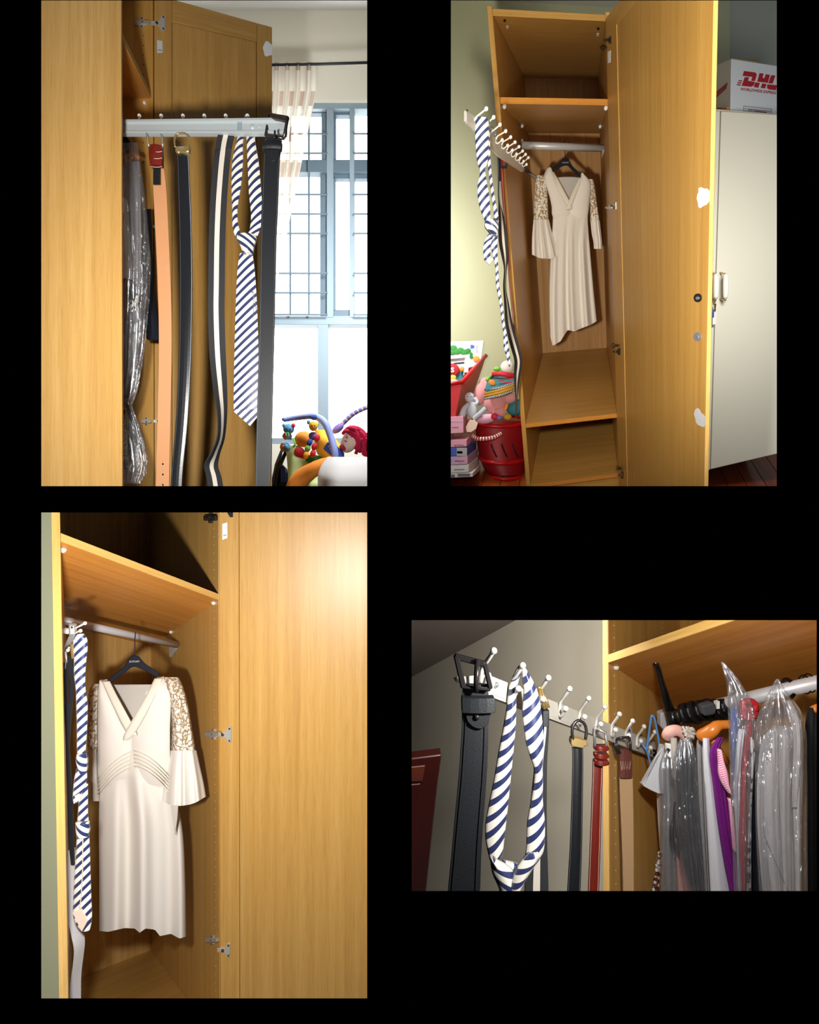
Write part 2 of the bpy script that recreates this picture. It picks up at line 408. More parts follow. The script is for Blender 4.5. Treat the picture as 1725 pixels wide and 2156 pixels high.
def sheer():
    m, nt, b = nodes('curtain_sheer'); L = nt.links.new; nt.nodes.remove(b); out = nt.nodes['Material Output']
    uv = N(nt, 'ShaderNodeUVMap'); mp = N(nt, 'ShaderNodeMapping'); mp.inputs['Scale'].default_value = (5.2, 4.4, 1); mp.inputs['Location'].default_value = (0.1, 0.12, 0); L(uv.outputs[0], mp.inputs[0])
    br = N(nt, 'ShaderNodeTexBrick', offset=0.5, Scale=1.0); br.inputs['Color1'].default_value = srgb(170, 146, 132); br.inputs['Color2'].default_value = srgb(206, 186, 172)
    br.inputs['Mortar'].default_value = srgb(224, 218, 206); br.inputs['Mortar Size'].default_value = 0.3; br.inputs['Brick Width'].default_value = 1.0; br.inputs['Row Height'].default_value = 1.0
    br.inputs['Mortar Smooth'].default_value = 0.05; L(mp.outputs[0], br.inputs['Vector'])
    d = N(nt, 'ShaderNodeBsdfDiffuse'); tr = N(nt, 'ShaderNodeBsdfTranslucent'); t = N(nt, 'ShaderNodeBsdfTransparent')
    L(br.outputs[0], d.inputs[0]); L(br.outputs[0], tr.inputs[0])
    a = N(nt, 'ShaderNodeMixShader'); a.inputs[0].default_value = 0.5; L(d.outputs[0], a.inputs[1]); L(tr.outputs[0], a.inputs[2])
    c = N(nt, 'ShaderNodeMixShader'); c.inputs[0].default_value = 0.86; L(t.outputs[0], c.inputs[1]); L(a.outputs[0], c.inputs[2]); L(c.outputs[0], out.inputs[0])
sheer()
def speck(name, cols, scale=160.0):
    m, nt, b = nodes(name); L = nt.links.new; tc = N(nt, 'ShaderNodeTexCoord'); v = N(nt, 'ShaderNodeTexVoronoi', Scale=scale)
    L(tc.outputs['Object'], v.inputs['Vector']); sp = N(nt, 'ShaderNodeSeparateColor'); L(v.outputs['Color'], sp.inputs[0])
    k = len(cols); r = ramp(nt, [(i / k, srgb(*c)) for i, c in enumerate(cols)]); r.color_ramp.interpolation = 'CONSTANT'
    L(sp.outputs[0], r.inputs[0]); L(r.outputs[0], b.inputs['Base Color']); b.inputs['Roughness'].default_value = 0.7
speck('bead_mix', [(120, 70, 40), (220, 210, 200), (90, 60, 50), (170, 190, 205)])
speck('print_bw', [(230, 230, 228), (236, 236, 234), (40, 40, 44), (226, 226, 226)], 120)
speck('tweed', [(200, 170, 110), (120, 70, 40), (224, 206, 160)], 320)

# ------------------------------------------------------------------ the black surround: one wall with four openings, added partitions behind it keep each view's light apart
BD = 0.5
RECTS = [(87, 1, 774, 1024), (949, 1, 1636, 1024), (87, 1079, 774, 2102), (867, 1304, 1720, 1876)]
def front_wall():
    us = sorted({-1700.0, 3400.0} | {float(r[0]) for r in RECTS} | {float(r[2]) for r in RECTS})
    vs_ = sorted({-1700.0, 3900.0} | {float(r[1]) for r in RECTS} | {float(r[3]) for r in RECTS})
    m = MB()
    for i in range(len(us) - 1):
        for j in range(len(vs_) - 1):
            uc, vc = (us[i] + us[i + 1]) / 2, (vs_[j] + vs_[j + 1]) / 2
            if any(r[0] < uc < r[2] and r[1] < vc < r[3] for r in RECTS): continue
            a = [px(us[i], vs_[j], BD), px(us[i + 1], vs_[j], BD), px(us[i + 1], vs_[j + 1], BD), px(us[i], vs_[j + 1], BD)]
            m.prism([p + Vector((0, -0.004, 0)) for p in a], Vector((0, 0.004, 0)))
    struct(m.build('wall_front', 'black_board'))
front_wall()
def partition(name, a, b, d0=BD, d1=4.6):
    m = MB(); t = Vector((0.002, 0, 0.002))
    p = [px(*a, d0), px(*b, d0), px(*b, d1), px(*a, d1)]
    m.prism(p, t); struct(m.build(name, 'black_board'))
partition('light_baffle_middle', (862, -260), (862, 1150))
partition('light_baffle_middle', (820, 1051), (820, 2420))
partition('light_baffle_left', (-260, 1051), (862, 1051))
partition('light_baffle_right', (820, 1150), (1990, 1150))

# ------------------------------------------------------------------ shared builders
X3, Y3, Z3 = Vector((1, 0, 0)), Vector((0, 1, 0)), Vector((0, 0, 1))
FW = Frame(Vector((0, 0, CAMZ)), X3, Y3, Z3)        # plain axes: plane 1 = constant distance

def hinge(parent, S, D, k=1.0, mat='hinge_nickel'):
    """cup hinge: S(u, v, lift) point over the cabinet side, D(u, v, lift) over the door; both in local px offsets"""
    m = MB()
    def poly(f, pts, h):
        base = [f(x * k, y * k, 0) for x, y in pts]; top = [f(x * k, y * k, h) for x, y in pts]
        n = len(pts); m.add(base + top, [list(range(n)), list(range(2 * n - 1, n - 1, -1))] + [[i, (i + 1) % n, n + (i + 1) % n, n + i] for i in range(n)])
    poly(S, [(-14, -5), (-4, -5), (-4, -10), (4, -10), (4, -5), (12, -5), (12, 5), (4, 5), (4, 10), (-4, 10), (-4, 5), (-14, 5)], 0.006)
    poly(S, [(-10, -3.5), (14, -3.5), (14, 3.5), (-10, 3.5)], 0.013)
    poly(D, [(-14, -4), (2, -5), (8, -15), (14, -15), (14, 15), (8, 15), (2, 5), (-14, 4)], 0.004)
    o = m.build('hinge', mat, parent, bevel=0.0008)
    s = MB()
    for dv in (-11, 11): s.ball(D(10.5 * k, dv * k, 0.004), 0.0032, 0.0032, 0.0032, 8, 5)
    s.ball(S(0, -7.5 * k, 0.006), 0.003, None, None, 8, 5); s.ball(S(0, 7.5 * k, 0.006), 0.003, None, None, 8, 5)
    s.ball(S(2 * k, 0, 0.013), 0.0026, None, None, 8, 5); s.ball(D(-2 * k, 0, 0.004), 0.005, 0.005, 0.005, 10, 6); s.build('screws', 'gunmetal', o, smooth=True)
    return o
def lifted(F, axis, val, u0, v0, sign):
    def f(du, dv, h):
        p = F.on(u0 + du, v0 + dv, axis, val); e = [0, 0, 0]; e[axis] = sign * h
        return p + (F.w(*e) - F.O)
    return f
def patch(F, axis, val, sign, pts, name, mat, parent, h=0.0008):
    m = MB(); e = [0, 0, 0]; e[axis] = sign * h
    m.prism([F.on(u, v, axis, val) for u, v in pts], F.w(*e) - F.O); return m.build(name, mat, parent)
def disc(F, axis, val, sign, u, v, r, name, mat, parent, h=0.001, n=10, asp=1.0):
    return patch(F, axis, val, sign, [(u + r * asp * math.cos(2 * math.pi * i / n), v + r * math.sin(2 * math.pi * i / n)) for i in range(n)], name, mat, parent, h)
def peg(parent, p, r=0.006):
    return MB().ball(p, r, r, r * 1.2, 10, 6).build('shelf_peg', 'peg_white', parent, smooth=True)
def pxl(pts): return [px(*p) for p in pts]
def bar(parent, name, mat, u0, v0, u1, v1, d, th, d_mesh=None):
    m = MB(); m.prism(pxl([(u0, v0, d), (u1, v0, d), (u1, v1, d), (u0, v1, d)]), Vector((0, th, 0))); return m.build(name, mat, parent, bevel=0.002)

# ================================================================== upper left view: looking along the wardrobe front to the window
H1 = 600
O1 = px(255, H1, 1.40)
F1 = Frame(O1, vp(510, H1), Vector((-1, 0, 0)), Z3)
VB = 1046            # lower end of this set, in front of the partition
# --- setting
wb = MB()
DB = 3.6
WX0, WX1, WV0, WV1 = 560, 800, 212, 935      # window hole
for (u0, v0, u1, v1) in ((-120, -140, WX0, VB), (WX0, -140, WX1, WV0), (WX1, -140, 852, VB), (WX0, WV1, WX1, VB)):
    wb.prism(pxl([(u0, v0, DB), (u1, v0, DB), (u1, v1, DB), (u0, v1, DB)]), Vector((0, 0.12, 0)))
struct(wb.build('wall_back', 'wall_beige'))
cl = MB(); cl.prism(pxl([(-120, -40, 2.4), (852, -40, 2.4), (852, 22, DB), (-120, 22, DB)]), Z3 * 0.02); struct(cl.build('ceiling', 'ceiling_white'))
sk = MB(); sk.prism(pxl([(380, 60, 4.3), (856, 60, 4.3), (856, 1049, 4.3), (380, 1049, 4.3)]), Vector((0, 0.01, 0))); struct(sk.build('sky', 'sky_white'))
win = sroot('window_1')
WD = DB + 0.02
for (u0, v0, u1, v1, mt, th) in ((556, 210, 802, 229, 'window_grey', .07), (556, 336, 802, 362, 'window_dark', .06), (556, 665, 802, 683, 'window_grey', .08),
        (688, 228, 702, 668, 'window_grey', .07), (736, 228, 746, 668, 'window_grey', .06), (669, 683, 691, 922, 'window_grey', .06), (556, 922, 802, 939, 'window_grey', .08),
        (556, 683, 566, 922, 'window_grey', .06)):
    bar(win, 'window_frame', mt, u0, v0, u1, v1, WD - (.004 if v1 - v0 > 60 else 0), th)
for (u0, v0, u1, v1) in ((677, 229, 689, 336), (674, 362, 688, 665), (702, 229, 736, 242), (702, 356, 736, 376), (702, 652, 736, 667), (746, 229, 802, 233), (746, 362, 802, 376),
                         (640, 229, 688, 238), (702, 240, 707, 340), (702, 372, 706, 655)):
    bar(win, 'sash', 'window_dark', u0, v0, u1, v1, WD + 0.03, 0.04)
GD = DB - 0.02
for u in (570, 611, 650.5):
    bar(win, 'grille_bar', 'window_dark', u - 2.2, 229, u + 2.2, 664, GD, 0.008)
for v in (281, 322, 409, 450, 491, 575, 616, 662):
    bar(win, 'grille_bar', 'window_dark', 556, v - 1.7, 690, v + 1.7, GD - 0.009, 0.007)
    bar(win, 'grille_bar', 'window_dark', 744, v - 1.7, 802, v + 1.7, GD - 0.009, 0.007)
gm, gnt, gb = nodes('window_glass'); gnt.nodes.remove(gb); tt = N(gnt, 'ShaderNodeBsdfTransparent'); gg = N(gnt, 'ShaderNodeBsdfGlossy', Roughness=0.02); mm = N(gnt, 'ShaderNodeMixShader')
mm.inputs[0].default_value = 0.05; gnt.links.new(tt.outputs[0], mm.inputs[1]); gnt.links.new(gg.outputs[0], mm.inputs[2]); gnt.links.new(mm.outputs[0], gnt.nodes['Material Output'].inputs[0])
for (u0, v0, u1, v1) in ((560, 229, 690, 336), (560, 362, 690, 665), (702, 229, 736, 336), (702, 362, 736, 665), (746, 229, 800, 336), (746, 362, 800, 665), (566, 683, 669, 922), (691, 683, 800, 922)):
    bar(win, 'pane', 'window_glass', u0, v0, u1, v1, WD + 0.05, 0.004)
# --- curtain and its rod
cur = thing('curtain', 'sheer cream curtain with brown squares beside the barred window', 'curtain')
m = MB(); rows = []
for i in range(40):
    t = i / 39; v = 131 + t * 760
    ur = 669 - 2 * t / .08 if t < .08 else 667 - 95 * min(1, (t - .08) / .6) - 8 * max(0, t - .68)
    rows.append((540, ur, v))
vsn = []; uvn = []; K = 48
for (ul, ur, v) in rows:
    for j in range(K + 1):
        x = j / K; u = ul + (ur - ul) * x
        vsn.append(px(u, v, 3.45 + 0.028 * math.sin(x * 34 + .6 * math.sin(v / 160)) + .01 * math.sin(x * 71))); uvn.append((x * 1.1, 1 - (v - 131) / 330))
fs = [[i * (K + 1) + j, i * (K + 1) + j + 1, (i + 1) * (K + 1) + j + 1, (i + 1) * (K + 1) + j] for i in range(39) for j in range(K)]
m.add(vsn, fs, [[uvn[q] for q in f] for f in fs]); m.build('cloth', 'curtain_sheer', cur, smooth=True)
tag(MB().tube(pxl([(545, 137, 3.42), (671, 135, 3.42), (800, 131, 3.42)]), 0.0075, 10).build('curtain_rod', 'rod_black', smooth=True), 'thin black curtain rod across the wall above the barred window', 'curtain rod')

# --- wardrobe
w1 = thing('wardrobe', 'oak wardrobe seen past its outer side, door open before the window', 'wardrobe')
slab(F1, 0, 0.0, 0.018, [(40, -40), (255, -40), (257.5, VB), (40, VB)], 'side_panel', 'oak_pale', w1)
m = MB(); m.prism([F1.on(u, v, 0, 0.001) for u, v in ((251.5, -40), (255.3, -40), (257.8, VB), (254, VB))], F1.w(.016, 0, 0) - F1.O, F1); 
aR = F1.c(322, H1, 1, 0.0, 0)                    # width to the far side panel
slab(F1, 0, aR, 0.018, [(322, -60), (324, VB), (150, VB), (150, -60)], 'side_panel', 'oak', w1)
# back board
bB = 0.56
slab(F1, 1, bB, 0.006, [(-200, -20), (150, -20), (150, 900), (-200, 900)], 'back_panel', 'back_board', w1)
# shelf: front edge from (255,72) to (318,205)
sb = 0.012
cS = F1.c(318, 205, 0, aR, 2)
p0 = F1.loc(F1.on(317, 207, 0, aR))
slabm = MB(); slabm.fbox(F1, 0.018, aR, p0[1], bB, p0[2] - .001, p0[2] + 0.017, grain=0); slabm.build('shelf', 'oak_orange', w1, bevel=.001)
slabm = MB(); slabm.fbox(F1, 0.018, aR - .001, p0[1] - .002, p0[1], p0[2] - .001, p0[2] + 0.017, grain=0); slabm.build('shelf_edge', 'oak_edge', w1)  # lighter wood here makes up for the little light on this edge
slabm = MB(); slabm.fbox(F1, 0.018, aR, 0, bB, F1.c(300, -30, 0, aR, 2), F1.c(300, -34, 0, aR, 2), grain=0); slabm.build('top_panel', 'oak', w1)
peg(w1, F1.on(304, 216, 0, aR - .004))
for i in range(26):
    v = 75 + i * 20.5
    if abs(v - 205) > 12: disc(F1, 0, aR, -1, 302, v, 1.2, 'shelf_hole', 'hole', w1, .0006, 6)
# clothes rod inside
m = MB(); m.tube([F1.w(.018, .27, p0[2] - .09), F1.w(aR, .27, p0[2] - .09)], .013, 12); m.build('hanging_rod', 'rod_grey', w1, smooth=True)
# door, hinged on the far side panel, swung open towards the window
hp = F1.on(325, H1, 0, aR)
dirD = vp(2600, H1); nD = Z3.cross(dirD).normalized()      # normal pointing away from the viewer
FD1 = Frame(hp, dirD, nD, Z3)
def dbar(nm, pts, val=0.0, th=.02, mt='oak', par=None, gr=2): return slab(FD1, 1, val, th, pts, nm, mt, par, gr)
dr1 = MB().build('door', 'oak', w1)
def lineat(u, a, b): return a[1] + (b[1] - a[1]) * (u - a[0]) / (b[0] - a[0])
topL = lambda u: lineat(u, (370, 0), (573, 57)); grv = lambda u: lineat(u, (362, 45), (555, 90))
dbar('stile', [(325, topL(325)), (362, topL(362)), (362, VB), (326, VB)], par=dr1)
dbar('stile', [(541.5, topL(541.5)), (573, 57), (573, VB), (541.5, VB)], par=dr1)
dbar('rail', [(362.4, topL(362.4)), (541, topL(541)), (541, grv(541)), (362.4, grv(362.4))], par=dr1, gr=0)
dbar('door_panel', [(363.3, grv(363) + 2), (539.8, grv(540) + 2.2), (539.8, VB), (363.3, VB)], 0.003, .012, par=dr1)
dbar('groove', [(362, grv(362)), (541.5, grv(541)), (541.5, VB), (362, VB)], 0.016, .003, 'leather_brown', par=dr1)
patch(FD1, 1, 0, -1, [(330.5, 84), (342, 87), (342.5, 111), (331, 112)], 'sticker', 'sticker_mid', dr1)
patch(FD1, 1, -.0009, -1, [(333, 104.5), (341, 105.5), (341, 107), (333, 106)], 'sticker_print', 'print_grey', dr1)
patch(FD1, 1, 0, -1, [(559, 88), (563.5, 86.5), (568, 91), (573, 95), (573, 116), (567, 117), (561, 119.5), (557, 116), (555.5, 108), (553.5, 101), (555, 96)], 'torn_sticker', 'patch_white', dr1)
hinge(dr1, lifted(F1, 0, aR, 299, 49, -1), lifted(FD1, 1, 0, 332, 50, -1), 1.1)
hinge(dr1, lifted(F1, 0, aR, 308, 477, -1), lifted(FD1, 1, 0, 331, 478, -1), .7)
hinge(dr1, lifted(F1, 0, aR, 308, 886, -1), lifted(FD1, 1, 0, 334, 887, -1), .8)

# --- pull-out rail with hooks
rk = thing('tie_rack', 'long silver pull-out rail crossing the view under the shelf', 'tie rack')
RD0, RD1 = 1.50, 1.44
def railpt(u, v, o=0.0): return px(u, v, RD0 + (RD1 - RD0) * (u - 257) / 347 + o)
def railprism(nm, mat, l, r, th, off=0):
    m = MB(); m.prism([railpt(*l[0], off), railpt(*r[0], off), railpt(*r[1], off), railpt(*l[1], off)], Y3 * th); return m.build(nm, mat, rk, bevel=.0008)
railprism('rail', 'rail_grey', ((250, 254), (250, 277.5)), ((600, 251), (600, 277)), .012, .003)
railprism('rail_lip', 'rail_grey', ((250, 251), (250, 256.5)), ((601, 247), (601, 253)), .016, -.003)
railprism('rail_lip', 'rail_grey', ((250, 274.5), (250, 280)), ((598, 273.5), (598, 279.5)), .016, -.003)
railprism('end_cap', 'rail_grey', ((597, 249), (597, 278)), ((602.5, 250), (600.5, 277)), .022, -.004)
for u, r in ((531, 5.2), (546, 2.2)):
    m = MB(); c = railpt(u, 265.5); m.ball(c + Y3 * .002, r * .0013, .003, r * .0013, 12, 6); m.build('screw', 'rail_grey', rk, smooth=True)
m = MB(); m.prism([railpt(482, 256, .0025), railpt(510, 256, .0025), railpt(510, 274, .0025), railpt(482, 274, .0025)], Y3 * .0005); m.build('film_sticker', 'window_grey', rk)
for u in (293, 339, 385, 430, 475, 521):
    h = MB().tube([railpt(u, 268, .02), railpt(u, 252, .026), railpt(u + .5, 245, .036)], .0028, 6).build('hook', 'hook_white', rk, smooth=True)
    m = MB(); m.ball(railpt(u + .5, 243.5, .038), .0052, None, None, 10, 7); m.build('hook_ball', 'hook_white', h, smooth=True)
    h = MB().tube([railpt(u, 268, .02), railpt(u, 279, .022), railpt(u - 1, 284, .03)], .0028, 6).build('hook', 'hook_white', rk, smooth=True)
    m = MB(); m.ball(railpt(u - 1, 282, .034), .005, None, None, 10, 7); m.build('hook_ball', 'hook_white', h, smooth=True)

# --- belts and tie on the rail
def stitch(parent, pts, side, mat='stitch_grey', n=6, step=1, th=.0022, inset=.88, r=.0005):
    """row of stitches along one edge of a strip"""
    P = cr(pts, n); m = MB(); L = [px(u + side * hw * inset, v, d - th) for (u, v, d, hw) in P]
    m.tube(L, r, 4, False); return m.build('stitching', mat, parent)
# tan belt
bt = thing('belt', 'pale tan leather belt hanging by a red-brown leather loop beside wardrobe clothes', 'belt')
tan = [(334, 345, 1.50, 10), (337, 400, 1.50, 13.5), (343, 520, 1.50, 13.5), (347.5, 640, 1.5, 13.5), (348.5, 740, 1.5, 13.3), (346, 880, 1.5, 13.3), (343.5, 980, 1.5, 13.6), (342, VB, 1.5, 13.8)]
MB().ribbon(tan, .003, 2).build('strap', 'leather_tan', bt)
MB().ribbon([(329, 309, 1.488, 13.2), (329.5, 330, 1.485, 14), (330, 352, 1.488, 12)], .012, 6, .006).build('keeper', 'leather_red', bt)
for v in (319, 333, 351): MB().tube([px(329.5 + x, v + (1 if abs(x) < 9 else 0), 1.478 - .004 * (1 - (x / 14) ** 2)) for x in range(-12, 13, 3)], .0007, 4).build('stitching', 'stitch_white', bt)
MB().ribbon([(330.5, 348, 1.49, 7), (330.5, 389, 1.49, 7.2)], .004, 2).build('belt_tip', 'leather_black_smooth', bt)
MB().tube(pxl([(309, 281, 1.49), (310, 292, 1.48), (313, 306, 1.48), (316, 313, 1.49)]), .0026, 8).build('buckle_wire', 'chrome', bt, smooth=True)
MB().tube(pxl([(339, 280, 1.49), (341, 292, 1.48), (343, 306, 1.48), (340, 313, 1.49)]), .0026, 8).build('buckle_wire', 'chrome', bt, smooth=True)
for v in (977, 999, 1021): MB().ell(343, v, 1.4985, 2, 2.2, .6, nu=8, nv=6).build('belt_hole', 'tag_black', bt)
# black belt with ring buckle
bk = thing('belt', 'slim black leather belt with gold ring buckle over the open door', 'belt')
blk = [(385, 320, 1.48, 12), (388, 400, 1.48, 12.5), (391, 500, 1.48, 13), (392, 600, 1.48, 13), (391, 700, 1.48, 12.8), (388, 800, 1.48, 12.5), (382, 900, 1.48, 12), (374, 985, 1.48, 11.5), (371, 1030, 1.48, 11.5)]
MB().ribbon(blk, .004, 4, .003).build('strap', 'leather_black_smooth', bk, smooth=False)
stitch(bk, blk, 1, 'print_pale', 10, th=.004); stitch(bk, blk, -1, 'stitch_grey', 10, th=.004)
MB().tube(pxl(cr([(369, 310, 1.475), (367.5, 297, 1.475), (370, 286, 1.475), (376, 281, 1.475), (390, 281, 1.475), (396, 287, 1.475), (398.5, 297, 1.475), (397.5, 310, 1.475)], 5)), .0026, 8).build('buckle_ring', 'gold', bk, smooth=True)
m = MB(); m.prism(pxl([(368.5, 307, 1.468), (398.5, 306, 1.468), (398, 318, 1.468), (393, 320, 1.468), (391, 322, 1.468), (376, 320, 1.468), (374, 322, 1.468), (369, 320, 1.468)]), Y3 * .014); m.build('clasp', 'gold', bk, bevel=.002)
m = MB(); m.prism(pxl([(377, 308.5, 1.4665), (388, 308, 1.4665), (388, 311, 1.4665), (377, 311.5, 1.4665)]), Y3 * .004); m.build('engraving', 'print_grey', bk)
# webbing belt
wbb = thing('belt', 'black and white striped webbing belt twisting at its lower end', 'belt')
wbl = [(477, 282, 1.47, 17), (472, 305, 1.47, 17), (466, 350, 1.47, 15), (460, 430, 1.47, 15), (457, 510, 1.47, 15.4), (456, 600, 1.47, 16), (455.5, 660, 1.47, 16), (458.5, 750, 1.47, 14.5), (464, 823, 1.47, 9.5), (467.5, 872, 1.47, 4.5), (465, 920, 1.47, 1.8), (453, 956, 1.47, 3.2), (445, 980, 1.47, 9), (450.5, 1004, 1.47, 11.5), (455, 1032, 1.47, 11.8)]
MB().ribbon(wbl, .0035, 6, 0, full=16.5, n=8).build('strap', 'webbing', wbb)
# tie with its knot
tie = thing('tie', 'knotted navy and white striped tie hanging from the silver rail', 'necktie')
TD = 1.50
MB().ribbon([(521, 242, TD + .02, 4), (513, 272, TD, 6), (505, 300, TD, 7), (501, 340, TD, 11), (498, 390, TD, 10), (495, 440, TD, 5.5), (497, 480, TD, 6.5), (508, 505, TD, 9)], .004, 6, .004, n=6, metric=True).build('loop', 'tie_silk', tie)
MB().ribbon([(521, 242, TD + .02, 4), (527, 270, TD, 8), (529, 300, TD - .004, 9), (534, 350, TD - .004, 12), (538, 410, TD - .004, 13), (541, 450, TD - .004, 12), (538, 480, TD - .004, 11), (527, 508, TD - .004, 10)], .004, 6, .004, n=6, metric=True).build('loop', 'tie_silk', tie)
MB().ribbon([(519.5, 496, TD - .008, 20), (520, 505, TD - .012, 20), (521, 515, TD - .014, 15.5), (522, 527, TD - .014, 12), (522.5, 536, TD - .01, 10.5)], .008, 8, .012, metric=True).build('knot', 'tie_silk_flip', tie)
MB().ribbon([(519, 534, TD - .006, 13), (518.5, 560, TD - .004, 17), (519, 606, TD - .003, 20.5), (519.5, 679, TD, 23.5), (519.5, 760, TD, 25.5), (518.5, 823, TD, 25.5), (517.5, 862, TD, 24.8)], .004, 8, .003, metric=True).build('blade', 'tie_silk', tie)
m = MB(); tl = px(493, 862, TD); 
tv = [px(492.8, 861, TD - .002), px(542.3, 861, TD - .002), px(541, 879, TD - .002), px(526.5, 897, TD - .002), px(493, 867, TD - .002)]
uvq = [(p.x - px(517.5, 0, TD).x, .4285 - (p.z - px(0, 862, TD).z)) for p in tv]
m.add(tv + [p + Y3 * .004 for p in tv], [[0, 1, 2, 3, 4], [9, 8, 7, 6, 5]] + [[i, (i + 1) % 5, 5 + (i + 1) % 5, 5 + i] for i in range(5)], [uvq, uvq[::-1]] + [[uvq[i], uvq[(i + 1) % 5], uvq[(i + 1) % 5], uvq[i]] for i in range(5)]); m.build('blade_tip', 'tie_silk', tie)
pn = thing('safety_pin', 'small silver safety pin fixed to the striped tie', 'pin')
MB().tube(pxl([(533, 617, TD - .006), (534, 640, TD - .006), (533.5, 668, TD - .006)]), .0007, 5).build('shaft', 'chrome', pn)
MB().tube(pxl([(533, 617, TD - .006), (537, 635, TD - .006), (540, 655, TD - .006)]), .0007, 5).build('shaft', 'chrome', pn)
MB().ell(532, 616, TD - .006, 3, 3, 1.5, nu=10, nv=6).build('head', 'chrome', pn, smooth=True)
# wide black leather belt at the rail end
wd1 = thing('belt', 'wide black leather belt with square buckle at the rail end beside window', 'belt')
wl = [(576, 290, 1.43, 17.5), (575, 312, 1.43, 17.5), (572, 337, 1.43, 17), (568.5, 434, 1.43, 16.8), (565.5, 510, 1.43, 16.3), (563, 655, 1.43, 15.8), (559.5, 799, 1.43, 15.8), (556.5, 920, 1.43, 16), (553, VB, 1.43, 15)]
MB().ribbon(wl, .005, 2).build('strap', 'leather_black', wd1)
stitch(wd1, wl, -1, 'stitch_grey', 8, th=.003); stitch(wd1, wl, 1, 'stitch_grey', 8, th=.003)
MB().ribbon([(574, 301, 1.425, 19.8), (573.5, 309, 1.422, 20), (573, 317, 1.425, 19.6)], .012, 4, .003).build('keeper', 'leather_black', wd1)
m = MB(); m.prism(pxl([(557, 315, 1.424), (590, 316, 1.424), (588, 329, 1.424), (581, 337, 1.424), (572, 340, 1.424), (563, 336, 1.424), (558, 328, 1.424)]), Y3 * .004); m.build('flap', 'leather_black', wd1, bevel=.001)
MB().ell(572.5, 322, 1.4235, 2.4, 2.4, 1.2, nu=8, nv=6).build('rivet', 'gunmetal', wd1)
bu = MB()
for a, b in (((567, 241, 1.47), (606, 248, 1.40)), ((606, 248, 1.40), (598, 291, 1.40)), ((598, 291, 1.42), (560, 285, 1.44)), ((560, 285, 1.44), (567, 241, 1.47))):
    bu.tube(pxl([a, b]), .0042, 8)
bu.build('buckle', 'gunmetal', wd1, smooth=True)
m = MB(); m.prism(pxl([(569, 239.5, 1.45), (607, 247, 1.395), (603.5, 254, 1.395), (566, 247, 1.45)]), Y3 * .01); m.build('buckle_bar', 'gunmetal', wd1, bevel=.001)
MB().tube(pxl([(579, 276, 1.41), (578, 291, 1.405)]), .0028, 8).build('prong', 'gunmetal', wd1, smooth=True)

# --- clothes inside the wardrobe
def film_bag(label, rows, amp=1, nm='garment_bag', cat='garment bag', group=None):
    t = MB().loft(rows, 56, 8).build(nm, 'plastic_film', smooth=True); return tag(t, label, cat, group)
g = thing('hanger', 'orange wooden hanger end inside clear plastic beside the side panel', 'hanger')
MB().tube(pxl(cr([(262, 322, 1.72), (275, 320, 1.72), (286, 328, 1.72), (294, 334, 1.72)], 4)), [.007] * 12 + [.006], 8).build('arm', 'hanger_wood', g, smooth=True)
MB().tube(pxl([(270, 330, 1.72), (280, 334, 1.72)]), .005, 8).build('bar', 'hanger_wood', g, smooth=True)
tag(MB().loft([(240, 296, 340, 1.74, .03, .004, 3, 0), (242, 300, 420, 1.74, .05, .012, 3, 0), (243, 301, 560, 1.74, .05, .016, 3, .4), (243, 296, 700, 1.74, .05, .016, 3, .8), (243, 288, 800, 1.74, .04, .012, 3, 1), (243, 268, 850, 1.74, .02, .008, 3, 1)], 40, 6).build('coat', 'cloth_grey', smooth=True), 'grey garment hanging under clear plastic beside the wardrobe side panel', 'garment')
tag(MB().loft([(300, 318, 440, 1.80, .02, .003, 2, 0), (300, 322, 540, 1.80, .03, .005, 2, 0), (303, 327, 640, 1.80, .03, .005, 2, .4), (304, 336, 680, 1.80, .03, .004, 2, .8), (308, 336, 709, 1.80, .02, .003, 2, 1), (311, 334, 716, 1.80, .015, 0, 2, 1)], 32, 6, cap=True).build('sleeve', 'cloth_navy', smooth=True), 'dark navy sleeve hanging out between clothes and the door hinge side', 'garment')
t = thing('blouse', 'cream blouse with black band at the wardrobe side panel edge', 'garment')
MB().ribbon([(261, 420, 1.66, 6), (265, 520, 1.66, 10), (268, 600, 1.66, 12)], .01, 4, .01).build('body', 'dress_cream', t, smooth=True)
MB().ribbon([(268, 590, 1.655, 11), (271, 615, 1.655, 15), (269, 630, 1.655, 13), (264, 648, 1.655, 6)], .012, 4, .01).build('band', 'cloth_black', t, smooth=True)
MB().ribbon([(292, 624, 1.65, 2), (284, 640, 1.65, 3), (272, 650, 1.65, 4)], .008, 3, .004).build('trim', 'dress_cream', t, smooth=True)
tag(MB().ribbon([(258, 840, 1.64, 3), (262, 880, 1.64, 5), (263, 930, 1.64, 5), (259, 970, 1.64, 4)], .01, 3, .006).build('scarf', 'tweed', smooth=True), 'strip of gold and brown tweed cloth low beside the side panel', 'garment')
tag(MB().ribbon([(259, 450, 1.65, 3), (258, 520, 1.65, 3)], .01, 3, .006).build('waistcoat', 'cloth_black', smooth=True), 'sliver of black garment behind the wardrobe side panel edge', 'garment')
tag(MB().ribbon([(262, 290, 1.70, 6), (264, 300, 1.70, 10), (262, 318, 1.70, 6)], .02, 4, .012).build('collar', 'cloth_navy', smooth=True), 'dark blue collar of a garment just under the silver rail end', 'garment')
tag(MB().ribbon([(259, 318, 1.69, 3), (260, 350, 1.69, 4)], .01, 3, .006).build('lapel', 'leather_red', smooth=True), 'sliver of dark red knit beside the wardrobe panel under the rail', 'garment')
